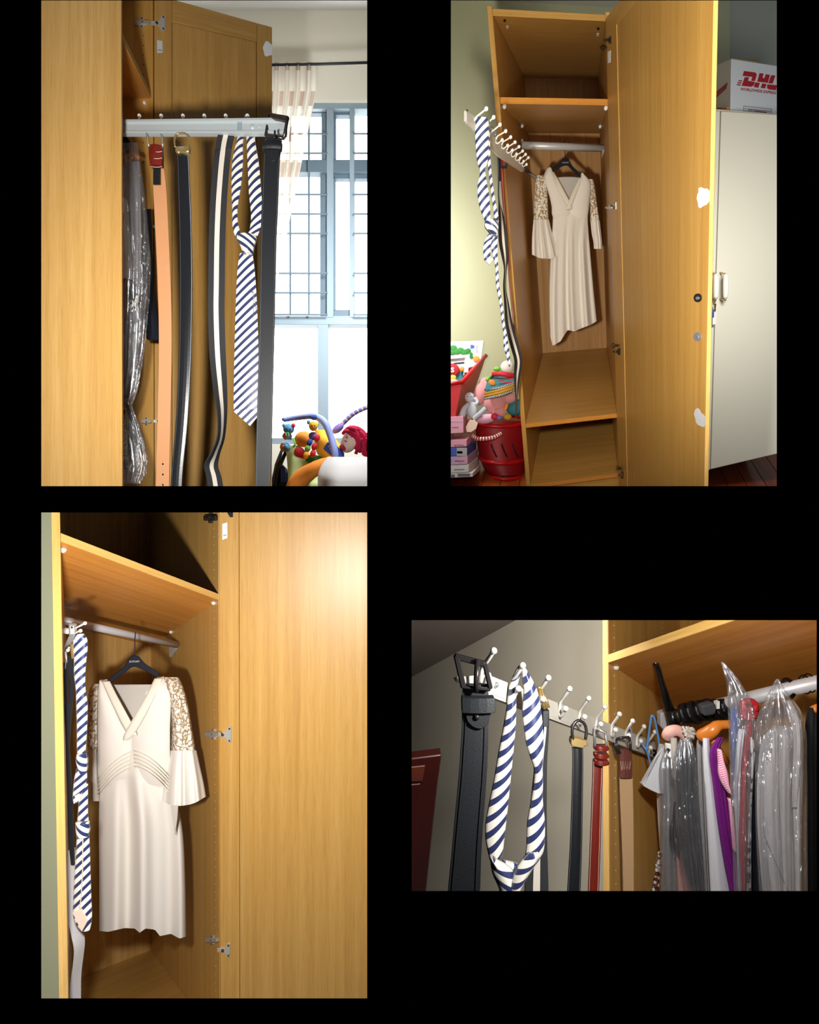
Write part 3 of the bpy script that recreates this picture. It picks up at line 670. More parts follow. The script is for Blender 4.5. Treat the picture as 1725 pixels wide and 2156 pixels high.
film_bag('clear plastic garment cover hanging from under the rail to mid wardrobe', [(245, 290, 300, 1.70, .03, .01, 4, 0), (245, 304, 400, 1.68, .07, .02, 4, .5), (245, 312, 480, 1.68, .08, .03, 4, 1), (245, 318, 560, 1.68, .08, .03, 5, 1.5), (245, 312, 660, 1.68, .07, .03, 5, 2), (245, 304, 740, 1.68, .06, .025, 5, 2.5), (245, 290, 820, 1.68, .05, .02, 5, 3), (245, 276, 860, 1.68, .03, .015, 5, 3)])
film_bag('torn lower clear plastic cover hanging near the bottom hinge', [(245, 272, 838, 1.66, .02, .01, 4, 0), (245, 296, 900, 1.66, .05, .02, 4, .5), (246, 310, 950, 1.66, .06, .025, 4, 1), (250, 312, 985, 1.66, .05, .025, 4, 1.5), (255, 296, 1018, 1.66, .03, .02, 4, 2)])
tag(MB().loft([(246, 270, 850, 1.72, .02, .004, 3, 0), (246, 292, 900, 1.72, .03, .01, 3, 0), (246, 286, 950, 1.72, .03, .008, 3, 1), (246, 268, 990, 1.72, .02, .006, 3, 1)], 32, 5).build('skirt', 'cloth_charcoal', smooth=True), 'dark charcoal skirt inside the torn lower plastic cover', 'garment')

# --- toys on the window seat
bo = thing('baby_bouncer', 'baby bouncer with orange seat, blue toy bar and hanging toys by the window', 'baby seat')
TDp = 2.75
MB().loft([(600, 632, 938, TDp + .1, .06, 0, 1, 0), (604, 650, 965, TDp + .08, .08, 0, 1, 0), (606, 690, 1000, TDp + .05, .1, 0, 1, 0), (605, 700, VB, TDp, .1, 0, 1, 0)], 28, 5, cap=True).build('back_cushion', 'toy_lime', bo, smooth=True)
m = MB(); m.tube(pxl(cr([(612, 1040, TDp - .06), (630, 1012, TDp - .1), (662, 988, TDp - .12), (700, 972, TDp - .1)], 6)), [.03, .034, .036, .04, .042, .044, .044, .044, .044, .042, .04, .038, .036, .036, .034, .034, .03, .03, .03][:19], 12); m.build('seat_rim', 'toy_orange', bo, smooth=True)
MB().tube(pxl(cr([(597, 884, TDp), (615, 881, TDp), (645, 877, TDp - .02), (664, 877, TDp - .03), (684, 890, TDp - .05), (697, 920, TDp - .06), (705, 952, TDp - .08), (706, 978, TDp - .08)], 6)), [.012 + .006 * min(1, i / 24) for i in range(43)], 10).build('toy_bar', 'toy_blue', bo, smooth=True)
MB().ell(602, 883, TDp, 9, 5, 5).build('bar_cap', 'toy_blue', bo, smooth=True); MB().ell(663, 879, TDp - .04, 10, 6, 6).build('bar_joint', 'toy_deep_blue', bo, smooth=True)
b1 = MB().ell(608, 903, TDp - .01, 12, 11, 9).build('plush_bear', 'toy_sky', bo, smooth=True)
MB().ell(618, 896, TDp - .02, 4.5, 5, 3).build('ear', 'toy_red', b1, smooth=True); MB().ell(598, 896, TDp - .02, 4, 4.5, 3).build('ear', 'toy_sky', b1, smooth=True)
MB().ell(605, 918, TDp - .02, 11, 8, 7).build('body', 'toy_green', b1, smooth=True)
for i, c in enumerate(('toy_red', 'toy_sky', 'toy_purple')): MB().ribbon([(599 + i * 6, 911, TDp - .05, 2), (601 + i * 6, 926, TDp - .045, 1.8)], .004, 2).build('stripe', c, b1)
MB().ell(611, 904, TDp - .035, 1.6, 1.8, 1).build('eye', 'toy_deep_blue', b1); MB().ell(604, 902, TDp - .035, 1.4, 1.6, 1).build('eye', 'toy_deep_blue', b1)
MB().tube(pxl([(608, 880, TDp), (608, 893, TDp)]), .002, 6).build('loop', 'toy_red', b1)
bl = MB().ell(600, 941, TDp - .02, 10.5, 10.5, 10).build('ball', 'toy_orange', bo, smooth=True)
MB().ell(604, 941, TDp - .026, 7.5, 10, 9.4).build('segment', 'toy_sky', bl, smooth=True); MB().ell(597, 934, TDp - .03, 5, 4, 6).build('segment', 'toy_white', bl, smooth=True)
MB().tube(pxl([(618, 922, TDp), (622, 935, TDp), (617, 942, TDp)]), .005, 6).build('leaf_strap', 'toy_green', bo, smooth=True)
ln = MB().ell(660, 897, TDp - .06, 9.5, 11, 8).build('plush_flower', 'toy_yellow', bo, smooth=True)
MB().ell(650, 889, TDp - .05, 4, 5, 3).build('petal', 'toy_sky', ln, smooth=True); MB().ell(668, 893, TDp - .05, 4, 5, 3).build('petal', 'toy_lime', ln, smooth=True)
MB().ell(659, 918, TDp - .05, 9, 9, 6).build('body', 'toy_purple', ln, smooth=True)
for x, y, c in ((652, 932, 'toy_deep_blue'), (662, 940, 'toy_red'), (659, 955, 'toy_red'), (648, 944, 'toy_green'), (645, 958, 'toy_yellow'), (668, 922, 'toy_red')): MB().ell(x, y, TDp - .06, 6, 8.5, 5, 20).build('charm', c, ln, smooth=True)
for x, y, rx, ry, dd in ((657, 896, 1.2, 1.6, .12), (663, 896, 1.2, 1.6, .12)): MB().ell(x, y, TDp - .083, rx, ry, 1).build('eye', 'leather_brown', ln)
tag(MB().ell(640, 925, TDp + .06, 20, 17, 14).build('plush_ball', 'toy_orange', smooth=True), 'orange plush ball lying behind the hanging toys of the bouncer', 'toy')
tag(MB().ell(632, 955, TDp + .02, 12, 15, 9, -30).build('plush_heart', 'toy_red', smooth=True), 'red plush toy lying under the bear of the bouncer', 'toy')
tag(MB().ell(664, 968, TDp, 22, 10, 10, 10).build('plush_leaf', 'toy_leaf', smooth=True), 'dark green plush cushion under the flower toy', 'toy')
tag(MB().ell(672, 982, TDp - .02, 11, 6, 6, 10).build('plush_bean', 'toy_red', smooth=True), 'small pink-red plush toy above the orange rim', 'toy')
dl = thing('rag_doll', 'rag doll with red yarn hair and yellow dress lying in the bouncer', 'doll')
MB().loft([(664, 690, 905, TDp + .08, .05, 0, 1, 0), (662, 712, 930, TDp + .05, .07, .003, 3, 0), (668, 724, 955, TDp + .04, .07, .003, 3, 0), (690, 726, 978, TDp + .04, .05, 0, 1, 0)], 30, 6, cap=True).build('dress', 'toy_yellow', dl, smooth=True)
m = MB(); m.prism(pxl([(690, 930, TDp - .03), (706, 935, TDp - .03), (724, 952, TDp - .02), (722, 972, TDp - .03), (708, 968, TDp - .03), (680, 945, TDp - .04)]), Y3 * .03); m.build('apron', 'toy_deep_blue', dl, bevel=.004)
MB().tube(pxl(cr([(691, 942, TDp - .032), (695, 939, TDp - .032), (696, 944, TDp - .032), (690, 949, TDp - .032), (697, 950, TDp - .032)], 3)), .003, 6).build('badge', 'toy_pale_pink', dl)
hd = MB().ell(737, 928, TDp, 18, 27, 16, 28).build('head', 'toy_skin', dl, smooth=True)
MB().ell(741, 919, TDp - .036, 2, 2.4, 1.2).build('eye', 'toy_deep_blue', hd, smooth=True); MB().ell(732, 911, TDp - .034, 1.8, 2.2, 1.2).build('eye', 'toy_deep_blue', hd, smooth=True)
MB().ell(730, 921, TDp - .038, 2.4, 1.6, 1.5).build('nose', 'toy_red', hd, smooth=True); MB().ell(728, 929, TDp - .036, 3.4, 1.4, 1.4, 30).build('mouth', 'toy_red', hd, smooth=True)
MB().ell(722, 942, TDp - .02, 8, 6, 6, 40).build('collar', 'toy_red', dl, smooth=True)
random.seed(3)
for i in range(46):
    a = -1.0 + 3.0 * i / 45
    x0 = 741 + 20 * math.sin(a) * .9; y0 = 922 - 20 * math.cos(a)
    ex = 758 + random.uniform(-10, 20); ey = 935 + random.uniform(-18, 27)
    MB().tube(pxl(cr([(x0 - 4, y0 + 2, TDp - .03), (x0 + 4, y0 - 3, TDp - .045 + random.uniform(-.01, .01)), ((x0 + ex) / 2 + 7, (y0 + ey) / 2 - 4, TDp - .03 + random.uniform(-.02, .02)), (ex, ey, TDp - .01)], 3)), .0085, 6).build('hair_strand', 'toy_crimson', dl, smooth=True)
pa = thing('play_arch', 'purple and tan striped padded arch rising behind the rag doll', 'toy')
MB().tube(pxl(cr([(705, 908, TDp + .1), (722, 892, TDp + .1), (745, 871, TDp + .1), (775, 857, TDp + .1), (800, 852, TDp + .1)], 6)), .012, 10).build('arch', 'stripe_arch', pa, smooth=True)
MB().ell(712, 902, TDp + .09, 15, 8, 8, -40).build('arch_foot', 'toy_purple', pa, smooth=True)
tag(MB().loft([(690, 800, 962, 2.5, .03, 0, 1, 0), (674, 806, 985, 2.48, .1, 0, 1, 0), (669, 808, 1010, 2.45, .13, 0, 1, 0), (672, 808, VB, 2.45, .12, 0, 1, 0)], 36, 6, sq=.6, cap=True).build('white_cushion', 'toy_white', smooth=True), 'plain white cushion in front of the rag doll', 'cushion')
st = thing('stroller', 'black folded stroller handle behind the wide black belt', 'stroller')
MB().tube(pxl([(598, 950, 2.85), (586, 980, 2.85), (578, 1020, 2.85), (574, VB, 2.85)]), .02, 8).build('frame', 'plastic_black', st, smooth=True)
m = MB(); m.prism(pxl([(600, 985, 2.86), (612, 1010, 2.86), (612, VB, 2.86), (566, VB, 2.86), (572, 1005, 2.86), (590, 975, 2.86)]), Y3 * .05); m.build('hood', 'cloth_charcoal', st, bevel=.004)
MB().ribbon([(596, 985, 2.84, 5), (598, 1015, 2.84, 6)], .01, 2).build('liner', 'toy_deep_blue', st)

# ================================================================== upper right view: the open wardrobe with the dress, white cabinet, toys
UP2 = -vp(1411, 4706)
O2 = px(1052, 207, 2.15)
F2 = Frame(O2, vp(6500, 300), vp(1227, 404), UP2)
def hang(p0, dn):
    def f(v):
        k = -(v - H / 2) / FPX; z0 = p0.z - CAMZ
        t = (k * p0.y - z0) / (dn.z - k * dn.y); return p0.y + t * dn.y
    return f
DN2 = -UP2
aR2 = F2.c(1290, 540, 1, 0, 0)
cT2 = F2.c(1040, 33, 1, 0, 2); cB2 = F2.c(1124, 1075, 1, 0, 2)
cS1 = F2.c(1052, 217, 1, 0, 2); cS2 = F2.c(1110, 892, 1, 0, 2)
bD2 = F2.loc(F2.on(1148.6, 742.7, 2, cS2))[1]
tP = 0.021
w2 = thing('wardrobe', 'tall open oak wardrobe with cream dress inside beside green wall', 'wardrobe')
MB().fbox(F2, -tP, 0, 0, bD2, cB2, cT2 + .03).build('side_panel', 'oak', w2, bevel=.0012)
MB().fbox(F2, aR2, aR2 + tP, 0, bD2, cB2, cT2 + .03).build('side_panel', 'oak', w2, bevel=.0012)
MB().fbox(F2, 0.0005, aR2 - .0005, 0, bD2, cT2, cT2 + .022, grain=0).build('top_panel', 'oak', w2, bevel=.0012)
MB().fbox(F2, 0.0005, aR2 - .0005, .02, bD2, cS1, cS1 + .022, grain=0).build('shelf', 'oak', w2, bevel=.0012)
MB().fbox(F2, 0.0005, aR2 - .0005, .018, .02, cS1, cS1 + .022, grain=0).build('shelf_edge', 'oak_orange', w2)
MB().fbox(F2, 0.0005, aR2 - .0005, .005, bD2, cS2 - .02, cS2, grain=0).build('shelf', 'oak', w2, bevel=.0012)
MB().fbox(F2, 0.0005, aR2 - .0005, .003, .005, cS2 - .02, cS2, grain=0).build('shelf_edge', 'oak_orange', w2)
cB3 = F2.c(1121, 1021, 1, 0, 2)
MB().fbox(F2, 0.0005, aR2 - .0005, .005, bD2, cB3 - .02, cB3, grain=0).build('bottom_panel', 'oak', w2, bevel=.0012)
MB().fbox(F2, 0.0005, aR2 - .0005, .003, .005, cB3 - .02, cB3, grain=0).build('bottom_edge', 'oak_orange', w2)
MB().fbox(F2, -tP, aR2 + tP, bD2, bD2 + .006, cB2, cT2 + .03).build('back_panel', 'back_board', w2)
for (u, v) in ((1063, 43), (1260, 60)): disc(F2, 2, cT2, -1, u, v, 3, 'screw_cover', 'tag_black', w2, .001, 10)
for (u, v) in ((1068.5, 57), (1259, 73)): disc(F2, 2, cT2, -1, u, v, 3, 'screw_cap', 'peg_white', w2, .002, 10)
for q in (F2.w(.012, .05, cS1 - .006), F2.w(aR2 - .008, .05, cS1 - .006), F2.w(.012, bD2 * .62, cS1 - .006), F2.w(aR2 - .012, bD2 * .62, cS1 - .006)): peg(w2, q, .0085)
for i in range(34):
    v = 545 + i * 10.6; u = 1084 + (v - 560) * .079
    disc(F2, 0, 0, 1, u, v, 1.0, 'shelf_hole', 'hole_light', w2, .0006, 6, .5)
# hanging rod
bRod = bD2 * .5
rp0 = px(1098, 306, F2.dep(1185, 306, 1, bRod)); 
rodL, rodR = F2.on(1098, 306, 1, bRod), F2.on(1272, 312, 1, bRod)
MB().tube([rodL, rodR], 7 * rodL.y / FPX, 14).build('hanging_rod', 'rod_grey', w2, smooth=True)
m = MB(); m.prism([px(1269, 303, rodR.y - .01), px(1273.5, 303, rodR.y - .01), px(1272.5, 318, rodR.y - .01), px(1270, 328, rodR.y - .01)], Y3 * .02); m.build('rod_bracket', 'rod_grey', w2, bevel=.001)
m = MB(); m.prism([px(1098, 292, rodL.y - .01), px(1102, 292, rodL.y - .01), px(1103, 310, rodL.y - .01), px(1099, 316, rodL.y - .01)], Y3 * .02); m.build('rod_bracket', 'rod_grey', w2, bevel=.001)
# door
hp2 = F2.on(1275, 40, 1, -.002)
ad2 = -vp(987, 430); nd2 = ad2.cross(UP2).normalized()
if nd2.dot(ray(1400, 500)) < 0: nd2 = -nd2
FD2 = Frame(hp2, ad2, nd2, UP2)
dr2 = MB().build('door', 'oak', w2)
def dline(p, q): return lambda y: p[0] + (q[0] - p[0]) * (y - p[1]) / (q[1] - p[1])
eL = dline((1275, 40), (1303, 1024)); gL = dline((1297, 53), (1321, 1024)); eR = dline((1502, 0), (1483, 1024))
LB = 1060
dtop = lambda u: 40 - (u - 1275) * 1.33
gtop = lambda u: 53 - (u - 1297) * 1.24
slab(FD2, 1, 0, .02, [(1275, 40), (1297, dtop(1297)), (gL(LB), LB), (eL(LB), LB)], 'stile', 'oak', dr2)
slab(FD2, 1, 0, .02, [(1297.3, dtop(1297)), (1450, dtop(1450)), (1450, gtop(1450)), (1297.3, 53)], 'rail', 'oak', dr2, grain=0)
slab(FD2, 1, .0028, .0045, [(1298.2, 53.5), (1450, gtop(1449) - 1), (1506, -240), (eR(0) + 1, 0), (eR(LB), LB), (gL(LB) + 1.1, LB)], 'door_panel', 'oak', dr2)
slab(FD2, 1, .0075, .003, [(1296.5, 52), (1450, gtop(1450) - 3), (1506, -240), (eR(0), 0), (eR(LB), LB), (gL(LB), LB)], 'groove', 'leather_brown', dr2)
slab(FD2, 1, 0.0, .0105, [(eR(-240) - .3, -240), (eR(-240) + 1.2, -240), (eR(LB) + 1.2, LB), (eR(LB) - .3, LB)], 'door_edge', 'oak_edge', dr2)
patch(FD2, 1, .0026, -1, [(1280.5 + .0, 109), (1286.3, 105), (1286, 131), (1280.8, 134)], 'sticker', 'paper_white', dr2) if False else patch(FD2, 1, 0, -1, [(1280.2, 109), (1286.2, 106), (1285.6, 131), (1280.4, 134)], 'sticker', 'paper_white', dr2)
patch(FD2, 1, .0026, -1, [(1472, 396), (1477, 394), (1483, 397), (1489, 397), (1495, 402), (1496, 414), (1494, 424), (1488, 431), (1481, 434), (1476, 438), (1471.5, 436), (1471, 427), (1468, 419), (1469, 410), (1472, 404)], 'torn_sticker', 'patch_white', dr2)
patch(FD2, 1, .0026, -1, [(1466, 861), (1469, 859), (1473, 862), (1476, 869), (1482, 873), (1487, 881), (1487, 892), (1484, 899), (1478, 898), (1471, 895), (1466, 889), (1465, 881), (1462, 873), (1463, 866)], 'torn_sticker', 'patch_grey', dr2)
for (u, v, mt) in ((1470.5, 627, 'tag_black'), (1469.5, 709, 'print_grey')):
    k = disc(FD2, 1, .0026, -1, u, v, 9.2, 'lock_ring', mt, dr2, .002, 20, .88)
    disc(FD2, 1, .0006, -1, u, v + .5, 3.4, 'lock_core', 'chrome', k, .003, 14, .9)
hinge(dr2, lifted(F2, 0, aR2, 1271, 101, -1), lifted(FD2, 1, 0, 1281, 84, -1), .5, 'gunmetal')
hinge(dr2, lifted(F2, 0, aR2, 1284, 437, -1), lifted(FD2, 1, 0, 1291, 433, -1), .5)
hinge(dr2, lifted(F2, 0, aR2, 1293, 727, -1), lifted(FD2, 1, 0, 1300, 740, -1), .5, 'gunmetal')
hinge(dr2, lifted(F2, 0, aR2, 1300, 985, -1), lifted(FD2, 1, 0, 1306, 1000, -1), .5, 'gunmetal')

# --- setting
cF2 = cB2
floorp = lambda u, v: F2.on(u, v, 2, cF2)
m = MB(); m.prism([floorp(930, 985), floorp(1660, 985), floorp(1660, 1130), floorp(930, 1130)], -UP2 * .01)
bW2 = bD2 + .12
wallp = lambda u, v: F2.on(u, v, 1, bW2)
m = MB(); m.prism([wallp(905, -60), wallp(1340, -60), wallp(1340, 1010), wallp(905, 1010)], F2.w(0, .03, 0) - F2.O); struct(m.build('wall_left', 'wall_green'))
cC = F2.c(1008, 0, 1, bW2, 2)
m = MB(); m.prism([F2.on(900, -1, 2, cC), F2.w(F2.loc(wallp(905, 0))[0] - .3, bW2, cC), F2.w(F2.loc(wallp(1500, 0))[0], bW2, cC), F2.w(F2.loc(wallp(1500, 0))[0], bW2 - 1.1, cC), F2.w(F2.loc(wallp(905, 0))[0] - .3, bW2 - 1.1, cC)][1:], UP2 * .02); struct(m.build('ceiling', 'ceiling_white'))
m = MB(); m.prism(pxl([(1470, -80, 3.5), (1700, -80, 3.5), (1700, 1010, 3.5), (1470, 1010, 3.5)]), Y3 * .05); struct(m.build('wall_right', 'wall_grey'))
m = MB(); m.prism(pxl([(1470, -80, 3.3), (1537, -80, 3.44), (1537, 1010, 3.44), (1470, 1010, 3.3)]), Y3 * .04); struct(m.build('wall_right', 'wall_green'))
MB().fbox(F2, 0.0005, aR2 - .0005, .03, .045, cB2, cB3 - .021, grain=0).build('plinth', 'oak', w2)
# floor boards
fl = sroot('floor')
q0 = F2.loc(floorp(1500, 1000)); 
fbw = .11
aa0 = F2.loc(floorp(925, 1030))[0]; aa1 = F2.loc(floorp(1690, 1000))[0]
b_near = F2.loc(floorp(1300, 1140))[1]
MB().fbox(F2, aa0 - .2, aa1 + .6, b_near, bW2 + .6, cF2 - .03, cF2 - .0101, grain=1).build('subfloor', 'leather_brown', fl)
i = 0; x = aa0 - .2
while x < aa1 + .5:
    MB().fbox(F2, x, x + fbw - .003, b_near, bW2 + .6, cF2 - .01, cF2, grain=1).build('plank', 'floor_red', fl, bevel=.001)
    x += fbw; i += 1

# --- white cabinet with carton on it
cb = thing('cabinet', 'cream white two-door cabinet standing behind the open oak door', 'cabinet')
CD = 2.75
m = MB(); m.prism(pxl([(1480, 228, CD + .03), (1660, 242, CD + .03), (1660, 950, CD + .03), (1480, 992, CD + .03)]), Y3 * .5); m.build('body', 'cabinet_white', cb)
m = MB(); m.prism(pxl([(1480, 231, CD), (1517, 234, CD), (1495.5, 989, CD), (1478, 994, CD)]), Y3 * .02); dA = m.build('door', 'cabinet_white', cb, bevel=.002)
m = MB(); m.prism(pxl([(1519.5, 234, CD), (1655, 243, CD), (1655, 951, CD), (1497.5, 988, CD)]), Y3 * .02); dB = m.build('door', 'cabinet_white', cb, bevel=.002)
m = MB(); m.prism(pxl([(1517, 236, CD + .012), (1519.5, 236, CD + .012), (1497.5, 987, CD + .012), (1495.5, 987, CD + .012)]), Y3 * .01); m.build('gap_strip', 'gap_tan', cb)
for (dd, u0, u1) in ((dA, 1503, 1507.5), (dB, 1516.5, 1528)):
    h = MB().tube(pxl(cr([(u1, 578, CD - .05), (u1 + .6, 590, CD - .052), (u1 + .6, 612, CD - .052), (u1, 628, CD - .05)], 4)), [.009, .0105, .0115, .012, .0125, .013, .0133, .0133, .013, .0125, .0115, .0105, .009], 12).build('handle', 'ceramic_white', dd, smooth=True)
    for v in (575, 630): MB().tube(pxl([(u0, v - 1, CD), (u1, v + 2, CD - .05), (u1, v + (4 if v < 600 else -3), CD - .05)]), .0042, 8).build('handle_post', 'gold', h, smooth=True)
ky = thing('key_bunch', 'bunch of keys with white paper tag hanging on the cream cabinet door', 'keys')
MB().tube(pxl([(1506, 628, CD - .03), (1503, 640, CD - .035), (1507, 648, CD - .035), (1508, 640, CD - .035)]), .002, 6).build('ring', 'gunmetal', ky, smooth=True)
m = MB(); m.prism(pxl([(1501, 655, CD - .03), (1508.5, 653, CD - .03), (1508.5, 682, CD - .03), (1501, 684, CD - .03)]), Y3 * .002); m.build('paper_tag', 'paper_white', ky)
m = MB(); m.prism(pxl([(1501, 652, CD - .032), (1504.5, 651, CD - .032), (1504, 668, CD - .032), (1500.5, 669, CD - .032)]), Y3 * .002); m.build('blue_fob', 'toy_deep_blue', ky)
m = MB(); m.prism(pxl([(1504, 640, CD - .034), (1507, 640, CD - .034), (1508, 655, CD - .034), (1505, 656, CD - .034)]), Y3 * .002); m.build('key', 'key_brass', ky)
tg = thing('tape_dispenser', 'small orange plastic strip lying on cabinet edge beside the carton', 'tape')
m = MB(); m.prism(pxl([(1496, 226, CD + .08), (1530, 226, CD + .08), (1533, 224.5, CD + .08), (1537, 226, CD + .08), (1537, 232, CD + .08), (1496, 231, CD + .08)]), Y3 * .05); m.build('body', 'orange_plastic', tg, bevel=.002)
m = MB(); m.prism(pxl([(1510, 226.5, CD + .078), (1531, 227.5, CD + .078), (1531, 229, CD + .078), (1510, 228.5, CD + .078)]), Y3 * .004); m.build('slot', 'leather_brown', tg)
bx = thing('shipping_carton', 'white shipping carton with red courier lettering on top of the cream cabinet', 'carton')
cA, cBx = 2.82, 2.92
fr = pxl([(1540, 124, cA), (1650, 141, cBx), (1650, 241, cBx), (1538, 234, cA)]); bk_ = pxl([(1484, 148, 3.25), (1600, 150, 3.35), (1600, 236, 3.35), (1484, 233, 3.25)])
MB().hexa(fr + bk_).build('body', 'carton_white', bx, bevel=.001)
def fc(s, t, lift=.0015):
    """point on the carton front: s along, t down (0..1)"""
    return (fr[0] * (1 - s) + fr[1] * s) * (1 - t) + (fr[3] * (1 - s) + fr[2] * s) * t - Y3 * lift
def fcpx(u, v):
    s = (u - 1540) / 110; vt = 124 + 17 * s; vb = 234 + 7 * s; return fc(s, (v - vt) / (vb - vt))
def fpoly(pts, nm, mat, par): 
    m = MB(); m.prism([fcpx(u, v) for u, v in pts], Y3 * .001); return m.build(nm, mat, par)
Z = lambda x, y: (1490 + x / 11.13, 100 + y / 11.13)
lg = fpoly([Z(850, 555), Z(1115, 590), Z(1145, 640), Z(1105, 790), Z(1020, 780), Z(1045, 690), Z(820, 665)], 'courier_logo', 'print_red', bx)
for pts in ([Z(870, 700), Z(965, 700), Z(945, 785), Z(1105, 812), Z(1080, 890), Z(1020, 922), Z(800, 898)],
            [Z(1210, 605), Z(1305, 615), Z(1280, 715), Z(1325, 725), Z(1355, 630), Z(1455, 645), Z(1410, 830), Z(1160, 800)],
            [Z(1115, 820), Z(1220, 835), Z(1185, 945), Z(1080, 928)], [Z(1275, 845), Z(1375, 860), Z(1345, 960), Z(1240, 945)],
            [Z(1485, 655), Z(1585, 660), Z(1520, 850), Z(1420, 835)], [Z(1395, 868), Z(1625, 890), Z(1600, 1003), Z(1440, 985), Z(1390, 955)],
            [Z(740, 768), Z(815, 778), Z(805, 800), Z(725, 792)], [Z(712, 815), Z(800, 826), Z(792, 848), Z(700, 838)], [Z(695, 862), Z(785, 872), Z(775, 895), Z(688, 885)], [Z(1630, 915), Z(1700, 925), Z(1690, 1010), Z(1615, 1000)]):
    fpoly(pts, 'logo_piece', 'print_red', lg)
def txt(body, x0, y0, x1, y1, hgt, sh, mat, nm, bold=0.0):
    f = lambda x, y: fcpx(*Z(x0 + (x1 - x0) * x, y0 + (y1 - y0) * x - hgt * y))
    m = text_mb(body, f, shear=sh, bold=bold); return m.build(nm, mat, bx)
txt('WORLDWIDE EXPRESS', 785, 1010, 1610, 1105, 68, .3, 'print_red', 'lettering', .025)
for a, b in (((855, 1375), (1500, 1450)), ((1500, 1450), (1500, 1545)), ((850, 1490), (1500, 1548)), ((855, 1375), (850, 1490))):
    MB().tube([fcpx(*Z(*a)), fcpx(*Z(*b))], .0012, 4).build('label_line', 'print_grey', bx)
txt('To: PLACE IN THIS POUCH OR SHIP', 880, 1450, 1480, 1510, 26, 0, 'print_grey', 'small_print') if False else None
for (x0, y0, x1, y1) in ((880, 1435, 920, 1442), (950, 1445, 1480, 1502), (950, 1470, 1060, 1482), (1085, 1488, 1380, 1522)):
    MB().tube([fcpx(*Z(x0, y0)), fcpx(*Z(x1, y1))], .0016, 4).build('small_print', 'print_grey' if x0 != 1085 else 'print_red', bx)
def sdpx(u, v):
    s = (1540 - u) / 56; p = fr[0] * (1 - s) + bk_[0] * s; q = fr[3] * (1 - s) + bk_[3] * s
    vt = 124 + 24 * s; vb = 234 - 1 * s; t = (v - vt) / (vb - vt); return p * (1 - t) + q * t + Vector((-.002, -.002, 0))
for dy in (0, 4.5, 9.5):
    m = MB(); m.prism([sdpx(1534.5 - dy * .2, 174 + dy), sdpx(1534 - dy * .2, 177 + dy), sdpx(1500, 207 + dy), sdpx(1500, 203.5 + dy)], Vector((-.001, 0, 0))); m.build('stripe', 'print_red', bx)
m = MB(); m.prism(pxl([(1541, 124, 2.825), (1596, 131.5, 2.87), (1598, 128, 2.95), (1546, 122.5, 2.9)]), Z3 * .003); m.build('flap', 'carton_brown', bx)

# --- hanger and dress
def hanger_black(parent_label, apex, la, ra, d, hook, text_px, scale=1.0):
    h = thing('hanger', parent_label, 'hanger')
    (ax, ay), (lx, ly), (rx, ry) = apex, la, ra
    m = MB(); t = 8 * scale
    top = cr([(lx, ly - t * .55), ((lx * .45 + ax * .55), (ly * .45 + ay * .55) - t * .1), (ax - 6 * scale, ay + 1.5 * scale), (ax, ay), (ax + 6 * scale, ay + 1.5 * scale), ((rx * .45 + ax * .55), (ry * .45 + ay * .55) - t * .1), (rx, ry - t * .55)], 5)
    bot = cr([(lx, ly + t * .6), ((lx * .45 + ax * .55), (ly * .45 + ay * .55) + t * 1.25), (ax - 6 * scale, ay + t * 2.3), (ax, ay + t * 2.1), (ax + 6 * scale, ay + t * 2.3), ((rx * .45 + ax * .55), (ry * .45 + ay * .55) + t * 1.25), (rx, ry + t * .6)], 5)
    n = len(top); th = .012
    vs_ = [px(u, v, d - th) for u, v in top] + [px(u, v, d - th) for u, v in bot] + [px(u, v, d + th) for u, v in top] + [px(u, v, d + th) for u, v in bot]
    fs = []
    for i in range(n - 1):
        fs += [[i, i + 1, n + i + 1, n + i], [2 * n + i, 3 * n + i, 3 * n + i + 1, 2 * n + i + 1], [i, 2 * n + i, 2 * n + i + 1, i + 1], [n + i, n + i + 1, 3 * n + i + 1, 3 * n + i]]
    fs += [[0, n, 3 * n, 2 * n], [n - 1, 3 * n - 1, 4 * n - 1, 2 * n - 1]]
    m.add(vs_, fs); body = m.build('body', 'hanger_black', h, bevel=.003)
    MB().tube([px(u, v, d + dd) for u, v, dd in cr([(*q, 0.0) for q in hook], 6)], .0018, 8).build('hook', 'gunmetal', h, smooth=True)
    (x0, y0, x1, y1) = text_px
    tm = text_mb('JILLSTUART', lambda x, y: px(x0 + (x1 - x0) * x, y1 + (y0 - y1) * y, d - th - .001), bold=.01); tm.build('lettering', 'print_pale', body)
    return h
dD = lambda v, b=bRod: F2.dep(1205, v, 1, b)
hanger_black('black hanger carrying the cream dress inside the tall open wardrobe', (1191, 332), (1163, 358), (1223, 371), dD(345), [(1190, 334), (1190, 322), (1188, 313), (1186, 307), (1188, 298), (1193, 295), (1198, 299), (1200, 308)], (1184, 341, 1198, 344.5), 1.0)
